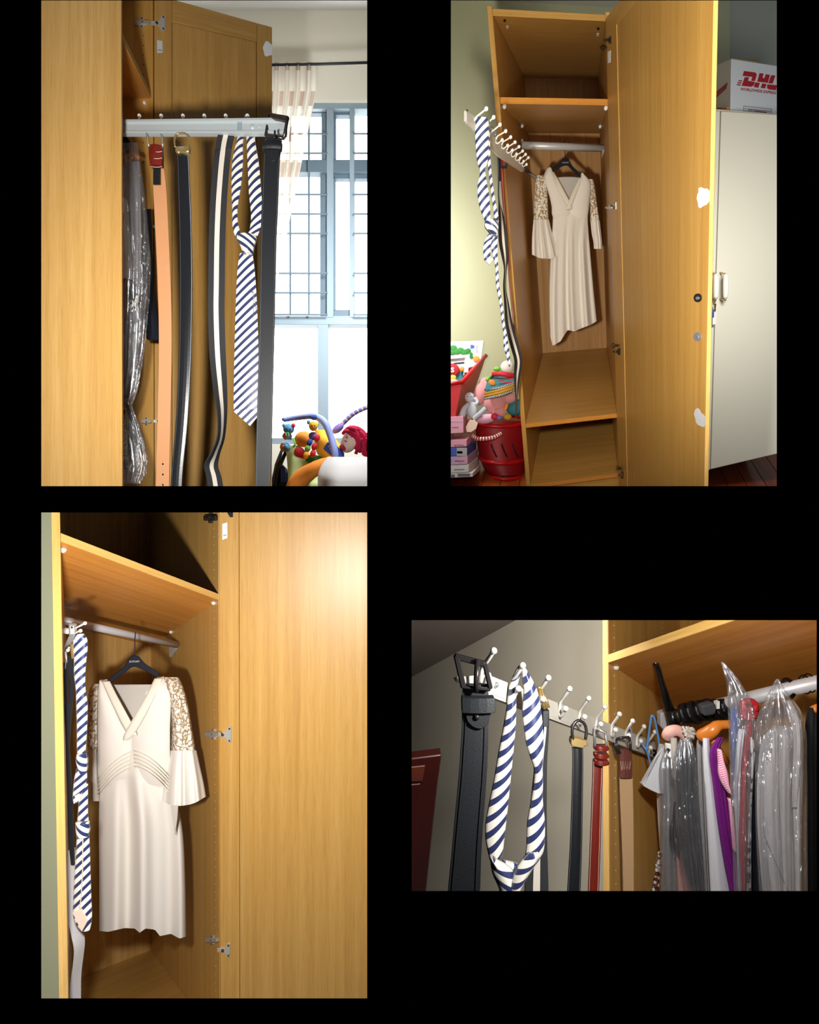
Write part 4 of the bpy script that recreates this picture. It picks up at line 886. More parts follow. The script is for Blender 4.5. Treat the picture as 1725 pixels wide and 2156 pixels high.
def dress(label, S):
    d = thing('dress', label, 'dress')
    D = S['D']
    MB().loft([(ul, ur, v, D(v), th, fa, fn, fp) for ul, ur, v, th, fa, fn, fp in S['body']], 120, 8, hem=S.get('hem'), sq=.9).build('skirt', 'dress_cream', d, smooth=True)
    for nm, rows in (('bodice_front', S['fl']), ('bodice_front', S['fr'])):
        MB().ribbon([((a + b) / 2, v, D(v) - o, (b - a) / 2) for a, b, v, o in rows], .004, 8, S['bulge'], n=6).build(nm, 'dress_cream', d, smooth=True)
    MB().ribbon([((a + b) / 2, v, D(v) + o, (b - a) / 2) for a, b, v, o in S['back']], .004, 8, .01, n=5).build('back_lining', 'dress_inner', d, smooth=True)
    for rows in S['bands']:
        MB().ribbon([(u, v, D(v) - o, hw) for u, v, hw, o in rows], .005, 3, .001, n=6).build('neckband', 'dress_band', d, smooth=True)
    MB().ribbon([(u, v, D(v) - o, hw) for u, v, hw, o in S['collar']], .004, 4, .002, n=4).build('collar', 'dress_band', d, smooth=True)
    for (x0, y0, x1, y1) in S['tags']:
        m = MB(); m.prism([px(x0, y0, D(y0) - S['tag_o']), px(x1, y0, D(y0) - S['tag_o']), px(x1, y1, D(y1) - S['tag_o']), px(x0, y1, D(y1) - S['tag_o'])], Y3 * .002); m.build('size_tag', 'tag_black', d)
    for up, lo, hm in S['sleeves']:
        MB().loft([(a, b, v, D(v) - o, th, fa, 3, .3) for a, b, v, th, fa, o in up], 48, 6).build('lace_sleeve', 'lace', d, smooth=True)
        MB().loft([(a, b, v, D(v) - o, th, fa, 3.5, .9) for a, b, v, th, fa, o in lo], 64, 6, hem=hm).build('bell_cuff', 'dress_cream', d, smooth=True)
    return d
def lerp_hem(pts):
    def f(u):
        if u <= pts[0][0]: return pts[0][1]
        for (a, b), (c, e) in zip(pts, pts[1:]):
            if u <= c: return b + (e - b) * (u - a) / (c - a)
        return pts[-1][1]
    return f
dress('cream V-neck dress with lace sleeves hanging in the tall open wardrobe', dict(
    D=dD, bulge=.018, tag_o=-.012,
    body=[(1163, 1240, 428, .022, .0, 3, 0), (1164, 1238, 458, .026, .001, 3, 0), (1163, 1239, 485, .03, .004, 3.3, .4), (1160, 1242, 520, .034, .010, 3.6, .6), (1157, 1247, 580, .038, .015, 3.6, .8), (1156.5, 1252, 640, .04, .018, 3.6, 1), (1158, 1257, 696, .042, .02, 3.6, 1.1)],
    hem=lerp_hem([(1158, 706), (1164, 728), (1172, 724), (1181, 718), (1188, 706), (1196, 695), (1210, 698), (1218, 694), (1228, 690), (1242, 685), (1257, 676)]),
    fl=[(1150, 1162, 357, .0), (1146, 1171, 372, .012), (1152, 1182, 395, .018), (1158, 1192, 416, .02), (1162, 1200, 436, .022), (1163, 1204, 452, .018), (1172, 1202, 474, -.01)],
    fr=[(1222, 1226, 368, .0), (1218, 1243, 382, .012), (1209, 1244, 400, .018), (1203, 1242, 418, .02), (1198, 1240, 437, .022), (1197, 1238, 452, .018), (1200, 1230, 474, -.01)],
    back=[(1166, 1226, 375, .016), (1170, 1222, 392, .016), (1178, 1214, 412, .014), (1188, 1206, 430, .012)],
    bands=[[(1161, 360, 3.5, .012), (1171, 378, 4.5, .024), (1183, 401, 5, .034), (1197, 429, 5.5, .042), (1202, 440, 3, .04)], [(1225, 371, 3.5, .012), (1217, 389, 4.5, .026), (1209, 408, 5, .036), (1200, 430, 5, .044), (1195, 441, 4, .044)]],
    collar=[(1168, 373, 4, -.004), (1195, 376, 29, -.014), (1196, 384, 28, -.014), (1197, 391, 26, -.014)][1:],
    tags=[(1181, 380, 1199, 384), (1185, 384, 1193, 387), (1195, 384, 1197.5, 387.5)],
    sleeves=[([(1131, 1147, 369, .012, 0, .0), (1127, 1152, 385, .022, .001, .004), (1125, 1154, 420, .026, .002, .006), (1124, 1155, 450, .026, .002, .006), (1124, 1156, 466, .026, .002, .006)],
              [(1123.5, 1156, 462, .026, .003, .008), (1121, 1163, 490, .034, .008, .012), (1120, 1171, 515, .04, .012, .014), (1120, 1176, 538, .042, .014, .014)], lerp_hem([(1120, 536), (1138, 544), (1160, 545), (1176, 537)])),
             ([(1240, 1249, 377, .01, 0, -.004), (1241, 1253, 395, .018, .001, -.006), (1242, 1257, 425, .02, .002, -.006), (1243, 1262, 460, .02, .002, -.006), (1243, 1263, 468, .02, .002, -.006)],
              [(1243.5, 1263, 464, .02, .002, -.004), (1246, 1266, 490, .022, .004, -.004), (1250, 1268, 510, .022, .005, -.004), (1251, 1268, 524, .022, .005, -.004)], None)]))

# --- pull-out rail with hooks
rk2 = thing('tie_rack', 'pull-out hook rail slanting from the open wardrobe past its left side', 'tie rack')
rd2 = lambda u: 1 / (1 / 1.5 + (1 / 2.35 - 1 / 1.5) * (u - 985) / 120)
def rp2(u, v, o=0): return px(u, v, rd2(u) + o)
m = MB(); m.prism([rp2(983, 231), rp2(1000, 244), rp2(1055, 301), rp2(1106, 352), rp2(1104, 360), rp2(1055, 325), rp2(1000, 266), rp2(983, 254)], Vector((-.008, .004, 0))); m.build('rail', 'rail_paint', rk2, bevel=.001)
m = MB(); m.prism([rp2(983, 253), rp2(1000, 265), rp2(1055, 324), rp2(1104, 359), rp2(1100, 361.5, .01), rp2(1050, 329, .01), rp2(995, 270, .01), rp2(983, 259, .01)], Vector((-.003, .003, 0))); m.build('rail_lip', 'rail_paint', rk2)
MB().tube([rp2(1104, 355), px(1128, 374, 2.55)], .007, 8).build('slide_bar', 'gunmetal', rk2, smooth=True)
m = MB(); m.prism([rp2(982, 230), rp2(986, 231), rp2(986, 236), rp2(983, 236)], Y3 * .01); m.build('end_cap', 'gunmetal', rk2)
ups = [(1024, 229), (1039.5, 247), (1053, 262.5), (1065, 276), (1075.5, 288.7), (1084.6, 299.4), (1093, 309), (1100.6, 318), (1106.8, 325), (1112.7, 332)]
lows = [(1004, 246), (1022, 264), (1036, 278), (1049, 286.5), (1061, 298.5), (1071.7, 309), (1081, 318), (1089.6, 326.7), (1097, 334), (1103.4, 341)]
for i, ((u, v), (lu, lv)) in enumerate(zip(ups, lows)):
    s = [1.0, .95, .9, .86, .8, .74, .68, .63, .58, .54][i]
    d_ = rd2(lu - 4)
    P_ = [(u, v, d_ - .03), ((u + lu) / 2, (v + lv) / 2, d_ - .02), (lu - 1 * s, lv, d_ - .006), (lu - 5 * s, lv + 8 * s, d_ - .004)]
    h = MB().tube(pxl(cr(P_, 3)), .0026, 6).build('hook', 'hook_white', rk2, smooth=True)
    MB().ball(px(u, v, d_ - .03), .0062, None, None, 10, 7).build('hook_ball', 'hook_white', h, smooth=True)
    if i > 2:
        MB().tube(pxl(cr([(lu - 6 * s, lv + 5 * s, d_ - .004), (lu - 6 * s, lv + 14 * s, d_ - .006), (lu - 1 * s, lv + 18 * s, d_ - .012), (lu + 6 * s, lv + 13 * s, d_ - .02), (lu + 10 * s, lv + 9.5 * s, d_ - .024)], 3)), .0022, 6).build('lower_hook', 'hook_white', h, smooth=True)
        MB().ball(px(lu + 10 * s, lv + 9.5 * s, d_ - .024), .0056, None, None, 10, 7).build('hook_ball', 'hook_white', h, smooth=True)
# --- tie
t2 = thing('tie', 'navy and white striped tie seen edge-on before the green wall', 'necktie')
tp = px(1014, 255, 1.58); hd2 = hang(tp, DN2)
def hp_(pts, f=hd2, o=0): return [(u, v, f(v) + o, hw) for u, v, hw in pts]
MB().ribbon(hp_([(1014, 250, 13), (1015, 262, 14.2), (1015, 290, 14), (1016, 315, 13.5), (1016, 340, 11), (1016, 358, 5.5), (1016.5, 372, 7), (1016, 390, 10), (1018, 410, 12), (1021, 435, 11), (1025, 455, 8), (1029, 470, 5)]), .005, 8, .006, metric=True).build('loop', 'tie_silk', t2, smooth=True)
MB().ribbon(hp_([(1026, 262, 4), (1029, 300, 3), (1030, 340, 3.2), (1034, 380, 3), (1038, 410, 3), (1042, 435, 3.5), (1045, 455, 4.5), (1045, 472, 5)], o=.02), .005, 4, .004, metric=True).build('loop', 'tie_silk', t2, smooth=True)
MB().ribbon(hp_([(1034, 468, 13), (1035.5, 477, 14), (1039, 488, 9), (1041, 497, 6)], o=-.01), .012, 8, .014, metric=True).build('knot', 'tie_silk_flip', t2, smooth=True)
MB().ribbon(hp_([(1034, 494, 6), (1027, 512, 7.5), (1025.5, 530, 7.5), (1026.5, 548, 6.5)]), .005, 6, .004, metric=True).build('tail', 'tie_silk', t2, smooth=True)
m = MB(); m.prism([px(1020, 546, hd2(546)), px(1028, 541, hd2(541)), px(1040, 545, hd2(545)), px(1031, 557, hd2(557))], Y3 * .006); m.build('tail_tip', 'dress_inner', t2)
MB().ribbon(hp_([(1041, 492, 7), (1041, 515, 6.5), (1043, 540, 5), (1046, 560, 3), (1048, 600, 3.2), (1051, 617, 3), (1056, 645, 2.8), (1060, 680, 2.8), (1064, 705, 3.5), (1066, 730, 5), (1071, 755, 3), (1073, 772, 1)], o=.004), .005, 6, .003, metric=True, full=None).build('blade', 'tie_silk', t2, smooth=True)
# --- belts
b2 = thing('belt', 'cream striped black webbing belt hanging against the open wardrobe edge', 'belt')
hb = hang(px(1046, 300, 1.95), DN2)
MB().ribbon(hp_([(1042, 297, 6), (1046, 315, 4), (1049, 345, 1.3), (1050, 380, 1.2), (1050, 410, 1.5), (1054, 440, 5), (1057, 470, 8), (1060, 510, 9.5), (1063, 540, 7.5), (1064, 570, 3.5), (1063, 605, 4), (1067, 640, 6), (1072, 680, 8.5), (1079, 710, 9.5), (1086, 735, 9.5), (1091, 755, 9), (1091.5, 770, 8.5), (1089, 790, 7.5), (1087.5, 815, 5), (1088, 850, 3), (1086.5, 880, 1.5)], hb), .004, 6, 0, full=10, n=8).build('strap', 'webbing', b2)
MB().tube([px(*q) for q in [(1031, 272, 1.83), (1036, 268, 1.85), (1042, 275, 1.88), (1044, 292, 1.9), (1040, 302, 1.88), (1036, 290, 1.84), (1031, 272, 1.83)]], .0035, 6).build('buckle', 'chrome', b2, smooth=True)
m = MB(); m.prism([px(1035, 294, 1.88), px(1050, 293, 1.93), (px(1050, 312, 1.93)), px(1042, 317, 1.9)], Y3 * .012); m.build('keeper', 'leather_black', b2, bevel=.001)
b3 = thing('belt', 'narrow dark red belt with red loop along the wardrobe front edge', 'belt')
hr = hang(px(1058, 340, 2.05), DN2)
MB().ribbon(hp_([(1057, 345, 3), (1058, 375, 3.2), (1061, 420, 3), (1066, 480, 2.2), (1070, 540, 1.8), (1074, 600, 1.6), (1080, 660, 1.6), (1084, 700, 1.4)], hr), .004, 3, .002).build('strap', 'leather_red', b3, smooth=True)
MB().ribbon(hp_([(1061, 333, 6.5), (1062, 342, 7), (1062, 351, 6.5)], hr, -.01), .014, 4, .008).build('keeper', 'leather_red', b3, smooth=True)
m = MB(); m.ribbon(hp_([(1063, 347, 6), (1063, 353, 5)], hr, -.014), .012, 3, .004); m.build('keeper_tip', 'leather_black', b3)
b4 = thing('belt', 'thin black belt end hanging behind the red loop on the slanted rail', 'belt')
MB().ribbon(hp_([(1052, 330, 2.5), (1053, 360, 2.5), (1053, 381, 3)], hr, .02), .004, 3).build('strap', 'leather_black', b4)
MB().tube(pxl([(1052, 306, 2.04), (1056, 316, 2.05), (1059, 330, 2.05)]), .003, 6).build('buckle_wire', 'chrome', b4, smooth=True)

# --- toys on the floor at the left
red = thing('storage_bin', 'bright red slanted storage bin full of picture books', 'storage bin')
DT = 2.9
m = MB(); q = pxl([(925, 812, DT - .1), (972, 806, DT - .1), (958, 878, DT - .1), (925, 880, DT - .1), (925, 760, DT + .3), (1023, 750, DT + .3), (990, 850, DT + .3), (925, 850, DT + .3)]); m.add(q, [[0, 1, 2, 3], [7, 6, 5, 4], [1, 5, 6, 2], [2, 6, 7, 3], [3, 7, 4, 0]]); m.build('body', 'bin_red', red, solid=.005)
m = MB(); m.tube(pxl([(925, 811, DT - .1), (972, 806, DT - .1), (1023, 749, DT + .3)]), .012, 8); m.build('rim', 'bin_red', red, smooth=True)
pb = thing('picture_book', 'white picture book with green leaf print standing in the red bin', 'book')
m = MB(); m.prism(pxl([(925, 720, DT + .28), (1018, 717, DT + .28), (1012, 768, DT + .28), (925, 790, DT + .28)]), Y3 * .03); m.build('cover', 'paper_white', pb, bevel=.001)
for (u, v, r) in ((955, 733, 8), (962, 740, 8), (970, 738, 8), (978, 742, 8), (986, 738, 6), (990, 746, 6), (993, 752, 4), (952, 742, 7)): MB().ell(u, v, DT + .275, r, r * .8, 1.5).build('leaf_print', 'toy_leaf', pb, smooth=True)
MB().ell(1003, 755, DT + .27, 7, 6, 1.5).build('orange_print', 'toy_orange', pb, smooth=True)
for (x0, y0, x1, y1) in ((991, 726, 996, 734), (996, 727, 999, 733), (1004, 726, 1005.5, 743)):
    m = MB(); m.prism(pxl([(x0, y0, DT + .278), (x1, y0, DT + .278), (x1, y1, DT + .278), (x0, y1, DT + .278)]), Y3 * .002); m.build('cover_print', 'toy_deep_blue' if x0 < 1000 else 'print_grey', pb)
pb = thing('framed_board', 'white framed board standing in the red bin before the leaf book', 'picture frame')
for q in ([(925, 752), (990, 746), (989, 752), (925, 758)], [(981, 752), (989, 752), (986, 784), (978, 784)]):
    m = MB(); m.prism(pxl([(u, v, DT + .2) for u, v in q]), Y3 * .02); m.build('frame_bar', 'paper_white', pb, bevel=.001)
m = MB(); m.prism(pxl([(925, 760, DT + .215), (979, 753, DT + .215), (978, 790, DT + .215), (925, 795, DT + .215)]), Y3 * .004); m.build('board', 'cloth_silver', pb)
m = MB(); m.prism(pxl([(955, 764, DT + .213), (978, 762, DT + .213), (978, 765, DT + .213), (957, 767, DT + .213)]), Y3 * .003); m.build('black_line', 'tag_black', pb)
pb = thing('picture_book', 'picture book with a red letter S roundel at the bin front', 'book')
m = MB(); m.prism(pxl([(925, 770, DT + .1), (977, 778, DT + .1), (974, 806, DT + .1), (925, 812, DT + .1)]), Y3 * .02); m.build('cover', 'toy_teal', pb, bevel=.001)
MB().ell(951, 779, DT + .09, 17, 14, 3).build('roundel', 'print_red', pb, smooth=True)
text_mb('S', lambda x, y: px(949.5 + 7 * x, 784 - 10.5 * y, DT + .075), bold=.03).build('lettering', 'paper_white', pb)
MB().ell(954, 795, DT + .085, 7, 6, 2).build('yellow_print', 'toy_yellow', pb, smooth=True)
MB().ell(973, 777, DT + .085, 5, 5, 2).build('orange_print', 'toy_orange', pb, smooth=True)
MB().ell(955, 805, DT + .06, 11, 7, 4).build('pink_print', 'cloth_pink', pb, smooth=True)
# hamper
hm = thing('hamper', 'round red mesh toy hamper with striped handle beside the wardrobe', 'hamper')
HD = 2.95
rings = [(1000, 1108, 886, 12), (1004, 1108, 925, 13), (1010, 1107, 962, 14), (1021, 1106, 990, 13), (1030, 1103, 1001, 8)]
MB().loft([(a, b, v, HD + .1, .1, 0, 1, 0) for a, b, v, _ in rings], 40, 5).build('mesh_wall', 'mesh_red', hm, smooth=True)
for a, b, v, e in (rings[0], rings[2], rings[4]):
    MB().tube([px((a + b) / 2 + (b - a) / 2 * math.cos(t), v - e * math.sin(t) * -1, HD + .1 - .105 * math.sin(t)) for t in [2 * math.pi * i / 32 for i in range(33)]], .011, 8, False).build('hoop', 'bin_red', hm, smooth=True)
for x in (1040, 1062, 1085): MB().tube(pxl(cr([(x - 6, 935, HD - .03), (x, 950, HD - .04), (x + 6, 962, HD - .03)], 3)), .004, 6).build('seam', 'cloth_black', hm)
MB().tube(pxl(cr([(994, 917, HD - .03), (1004, 923, HD - .06), (1020, 924, HD - .08), (1040, 921, HD - .08), (1055, 913, HD - .06)], 5)), .011, 8).build('handle', 'stripe_red', hm, smooth=True)
# soft toys
pk = thing('plush_bear', 'pink fluffy plush bear slumped on top of the red hamper', 'soft toy')
MB().ell(1043, 848, HD, 24, 24, 20).build('body', 'toy_pink', pk, smooth=True)
MB().ell(1014, 828, HD + .02, 15, 26, 16, 15).build('arm', 'toy_pink', pk, smooth=True)
MB().ell(1074, 838, HD, 15, 11, 12, -20).build('arm', 'toy_pink', pk, smooth=True)
MB().ell(1026, 812, HD + .1, 20, 18, 16).build('head', 'toy_pink', pk, smooth=True)
MB().ell(1052, 868, HD - .03, 14, 11, 12).build('foot', 'toy_pink', pk, smooth=True)
gd = thing('plush_doll', 'pale grey rag doll lying between red bin and pink bear', 'soft toy')
MB().ell(989, 837, HD - .05, 10, 11, 9).build('head', 'toy_grey', gd, smooth=True)
MB().ell(994, 863, HD - .06, 12, 18, 9, -8).build('body', 'toy_grey', gd, smooth=True)
MB().tube(pxl(cr([(987, 851, HD - .07), (977, 862, HD - .09), (973, 878, HD - .09)], 4)), [.012, .012, .013, .014, .015, .016, .017, .018, .014], 10).build('arm', 'toy_grey', gd, smooth=True)
MB().tube(pxl(cr([(998, 882, HD - .08), (1010, 872, HD - .1), (1022, 860, HD - .1)], 4)), .013, 10).build('leg', 'toy_grey', gd, smooth=True)
MB().tube(pxl(cr([(1000, 852, HD - .07), (1006, 847, HD - .07), (1000, 838, HD - .06)], 4)), .010, 8).build('arm', 'toy_grey', gd, smooth=True)
for du in (-3, 4): MB().ell(988 + du, 835, HD - .078, 1.2, 1.4, .8).build('eye', 'print_grey', gd)
cbk = thing('cloth_book', 'teal cloth book with striped mustard edges lying on the pink bear', 'toy book')
for j, (mt, y) in enumerate((('stripe_bw', 0), ('toy_mustard', 5), ('toy_mustard', 10.5), ('stripe_bw', 16))):
    hgt = 5 if mt != 'stripe_bw' else 4
    MB().tube(pxl([(1021 - j * .4, 824 + y - (3 if j < 1 else 0), HD - .1), (1052, 819 + y - 2, HD - .13), (1083, 808 + y - 2, HD - .13)]), .0075 if mt != 'stripe_bw' else .006, 8).build('page_edge', mt, cbk, smooth=True)
m = MB(); m.prism(pxl([(1022, 818, HD - .11), (1026, 802, HD), (1042, 784, HD + .1), (1083, 788, HD + .06), (1084, 806, HD - .12), (1052, 814, HD - .13)]), Z3 * -.015); m.build('cover', 'toy_teal', cbk, bevel=.002)
MB().tube(pxl([(1025, 800, HD - .02), (1030, 795, HD), (1037, 790, HD + .04)]), .008, 8).build('green_trim', 'toy_green', cbk, smooth=True)
MB().ell(1036, 805, HD - .1, 8, 6, 2, 30).build('orange_print', 'toy_orange', cbk, smooth=True)
for y in (797, 804): MB().tube(pxl([(1050, y + 4, HD - .1), (1080, y, HD - .1)]), .003, 5).build('red_print', 'toy_red', cbk)
cp = thing('plush_hat', 'cream and red plush toy on top of the cloth book', 'soft toy')  # plush cap with a red band and green leaf
MB().ell(1068, 773, HD + .05, 14, 14, 10).build('body', 'cloth_cream' if 'cloth_cream' in MAT else 'dress_cream', cp, smooth=True)
MB().ell(1047, 777, HD + .04, 8, 5, 6).build('leaf', 'toy_green', cp, smooth=True)
MB().tube(pxl([(1038, 788, HD + .02), (1055, 787, HD - .01), (1082, 791, HD - .01)]), .014, 8).build('band', 'toy_red', cp, smooth=True)
tag(MB().ell(1088, 858, HD + .02, 22, 16, 14, -25).build('plush_whale', 'toy_teal', smooth=True), 'teal plush toy at the hamper rim next to wardrobe edge', 'soft toy')
tag(MB().ell(1066, 857, HD - .05, 4, 9, 4, 20).build('plush_carrot', 'toy_orange', smooth=True), 'small orange plush piece between pink bear and teal toy', 'soft toy')
tag(MB().ell(1069, 878, HD - .04, 9, 7, 7).build('plush_ball', 'toy_mustard', smooth=True), 'small mustard plush ball on the hamper rim', 'soft toy')
tag(MB().ell(1024, 882, HD - .02, 22, 10, 10, -10).build('plush_cloth', 'toy_pale_pink', smooth=True), 'lilac pink plush cloth under the grey doll legs', 'soft toy')
tag(MB().ell(1042, 877, HD - .06, 8, 7, 6).build('plush_bow', 'toy_red', smooth=True), 'red and white bow toy at the front hamper rim', 'soft toy')
tag(MB().ell(1052, 880, HD - .07, 6, 5, 5).build('plush_bead', 'toy_purple', smooth=True), 'small purple grey toy beside the red bow', 'soft toy')
fn = thing('paper_fan', 'peach paper fan shape stuck between boxes and hamper', 'paper')
m = MB(); m.prism(pxl([(983, 910, HD - .1), (981, 899, HD - .1), (990, 883, HD - .1), (1000, 885, HD - .1), (1007, 890, HD - .1), (1003, 903, HD - .1), (992, 910, HD - .1)]), Y3 * .01); m.build('sheet', 'toy_skin', fn, bevel=.002)
# stack of toy boxes
BDp = 2.78
def tbox(lab, y0l, y0r, y1l, y1r, ur, mat, side_u, side_y0, side_y1, prints):
    t = thing('toy_box', lab, 'box', 'flat toy boxes stacked by the hamper')
    m = MB(); m.hexa(pxl([(925, y0l, BDp), (ur, y0r, BDp), (ur, y1r, BDp), (925, y1l, BDp), (925, y0l - 6, BDp + .35), (side_u, side_y0, BDp + .3), (side_u, side_y1, BDp + .3), (925, y1l - 6, BDp + .35)])); m.build('body', mat, t, bevel=.001)
    for (x0, a0, x1, a1, mt) in prints:
        m = MB(); m.prism(pxl([(x0, a0, BDp - .001), (x1, a0, BDp - .001), (x1, a1, BDp - .001), (x0, a1, BDp - .001)]), Y3 * .002); m.build('print', mt, t)
tbox('pink toy box topmost of the stack under the red bin', 879, 876, 914, 911, 976, 'box_pink', 984, 872, 900, [(950, 886, 976, 888, 'box_lilac'), (952, 899, 966, 900.5, 'print_grey')])
tbox('pink toy box with small red logo, second from top of stack', 928, 925, 943, 940, 983, 'box_pink', 999, 912, 926, [(957, 937, 960, 939, 'print_red'), (961, 936.5, 977, 938, 'print_grey')])
tbox('blue and cream toy box third from top of the stack', 944, 942, 962, 959, 984, 'box_blue', 1003, 927, 945, [(962, 943, 983.5, 960, 'cloth_silver'), (963, 950, 974, 955, 'print_red')])
tbox('lilac and pink toy box fourth from top of the stack', 963, 960, 980, 977, 985, 'box_lilac', 1006, 945, 961, [(958, 962, 966, 978, 'box_pink'), (972, 961, 983, 977, 'box_pink'), (958, 970, 977, 971.5, 'print_grey')])
tbox('white toy box with small red logo, fifth from top of stack', 981, 978, 997, 994, 987, 'paper_white', 1009, 962, 978, [(957, 988, 960, 990, 'print_red'), (961, 987.5, 978, 989, 'print_grey')])
tbox('white toy box with dark printed strip at the stack bottom', 998, 995, 1007, 1004, 996, 'paper_white', 1012, 979, 990, [(950, 999, 958, 1005, 'print_grey'), (964, 997, 990, 1003, 'print_grey')])

# ================================================================== lower left view: close on the dress in the wardrobe
H3 = 1590
O3 = px(126, H3, 1.25)
F3 = Frame(O3, vp(1358, 1597), vp(0, 1572), Z3)
VT = 1057
aR3 = F3.c(460, H3, 1, 0, 0)
bD3 = F3.loc(F3.on(318, 1700, 0, aR3))[1]
w3 = thing('wardrobe', 'oak wardrobe seen close with shelf above a hanging cream dress', 'wardrobe')
m = MB(); m.prism([F3.on(u, v, 1, 0) for u, v in ((108, VT), (126, VT), (144.5, 2125), (125, 2125))], px(121, H3, 1.72) - px(108, H3, 1.25), F3); m.build('side_panel', 'oak', w3, bevel=.001)
slab(F3, 1, -.001, .001, [(108.2, VT), (125.8, VT), (144.3, 2125), (125.2, 2125)], 'edge_band', 'oak_edge', w3)
slab(F3, 0, aR3, .018, [(460.5, VT), (462, 2125), (300, 2125), (300, VT)], 'side_panel', 'oak', w3)
slab(F3, 1, bD3, .008, [(119, VT + 1), (330, VT + 1), (330, 2110), (137, 2110)], 'back_panel', 'oak_pale', w3)
c31 = F3.c(127, 1140, 1, 0, 2); c32 = F3.c(127, 1123, 1, 0, 2)
def a_at(u, b, c):
    lo, hi = 0.0, aR3
    for _ in range(40):
        md = (lo + hi) / 2; p = F3.w(md, b, c)
        if p.x / p.y * FPX + W / 2 < u: lo = md
        else: hi = md
    return lo
def board3(nm, mat, c0, c1, b0=0.0, uL=126):
    m = MB(); m.prism([F3.w(.002, b0, c0), F3.w(aR3 - .0005, b0, c0), F3.w(aR3 - .0005, bD3, c0), F3.w(a_at(uL, bD3, c0), bD3, c0)], F3.w(0, 0, c1 - c0) - F3.O, F3, 0); return m.build(nm, mat, w3, bevel=.0005)
board3('shelf', 'oak', c31, c32)
MB().fbox(F3, 0.002, aR3 - .0005, -.003, -.0002, c31, c32, grain=0).build('shelf_edge', 'oak_edge', w3)
board3('shelf_veneer', 'oak_orange', c31 - .0004, c31 - .00005)
cF3 = F3.c(318, 2000, 0, aR3, 2)
board3('bottom_panel', 'oak', cF3 - .02, cF3, 0, 140)
rR = F3.on(373, 1358, 0, aR3 - .012); bRod3 = F3.loc(rR)[1]
rL = F3.on(120, 1303, 1, bRod3)
MB().tube([rL, rR], 7.2 * 1.9 / FPX, 16).build('hanging_rod', 'rod_grey', w3, smooth=True)
m = MB(); m.prism([F3.on(360, 1346, 0, aR3 - .001), F3.on(375, 1352, 0, aR3 - .001), F3.on(374, 1366, 0, aR3 - .001), F3.on(361, 1384, 0, aR3 - .001)], F3.w(-.012, 0, 0) - F3.O); m.build('rod_bracket', 'rod_grey', w3, bevel=.001)
for (u, v, r) in ((450, 1268, .0075), (360, 1330, .007), (314, 1362, .006)): peg(w3, F3.on(u, v, 0, aR3 - .004), r)
peg(w3, F3.on(133, 1156, 1, .05), .008)
m = MB(); m.ball(F3.on(343, 1141, 0, aR3 - .001), .006, .006, .003); m.build('screw_cover', 'leather_brown', w3)
for i in range(60):
    v = 1095 + i * 17.4
    if abs(v - 1258) > 26 and abs(v - 1546) > 22 and abs(v - 1985) > 24: disc(F3, 0, aR3, -1, 450.5 + i * .06, v, 1.3, 'shelf_hole', 'hole_light', w3, .0006, 6, .7)
    if 1385 < v < 1700 or v > 1990: disc(F3, 0, aR3, -1, 361, v + 4, .9, 'shelf_hole', 'hole_light', w3, .0006, 6, .7)
hp3 = F3.on(462, H3, 1, -.004); e3 = px(792, H3, 1.69)
ad3 = (e3 - hp3); ad3.z = 0; ad3.normalize(); nd3 = Z3.cross(ad3).normalized()
if nd3.y < 0: nd3 = -nd3
FD3 = Frame(hp3, ad3, nd3, Z3)
dr3 = MB().build('door', 'oak', w3)
slab(FD3, 1, 0, .02, [(462, VT), (502.6, VT), (504.4, 2125), (464, 2125)], 'stile', 'oak', dr3)
slab(FD3, 1, .002, .014, [(503.6, VT), (812, VT), (812, 2125), (505.4, 2125)], 'door_panel', 'oak', dr3)
patch(FD3, 1, 0, -1, [(468.5, 1103), (479, 1100), (479, 1133), (468.5, 1136.5)], 'sticker', 'paper_white', dr3)
patch(FD3, 1, -.0009, -1, [(473, 1107), (477.5, 1106), (477.5, 1114), (473, 1115)], 'sticker_print', 'sticker_mid', dr3)
patch(FD3, 1, -.0009, -1, [(470.5, 1127), (477, 1125.5), (477, 1127, ), (470.5, 1128.5)], 'sticker_print', 'print_grey', dr3)
hinge(dr3, lifted(F3, 0, aR3, 445, 1092, -1), lifted(FD3, 1, 0, 477, 1074, -1), 1.0, 'gunmetal')
hinge(dr3, lifted(F3, 0, aR3, 450, 1546, -1), lifted(FD3, 1, 0, 472, 1546, -1), 1.15)
hinge(dr3, lifted(F3, 0, aR3, 448, 1978, -1), lifted(FD3, 1, 0, 472, 1999, -1), .95)
m = MB(); m.prism(pxl([(30, VT, 1.75), (122, VT, 1.75), (140, 2125, 1.75), (30, 2125, 1.75)]), Y3 * .03); struct(m.build('wall_left', 'wall_green'))

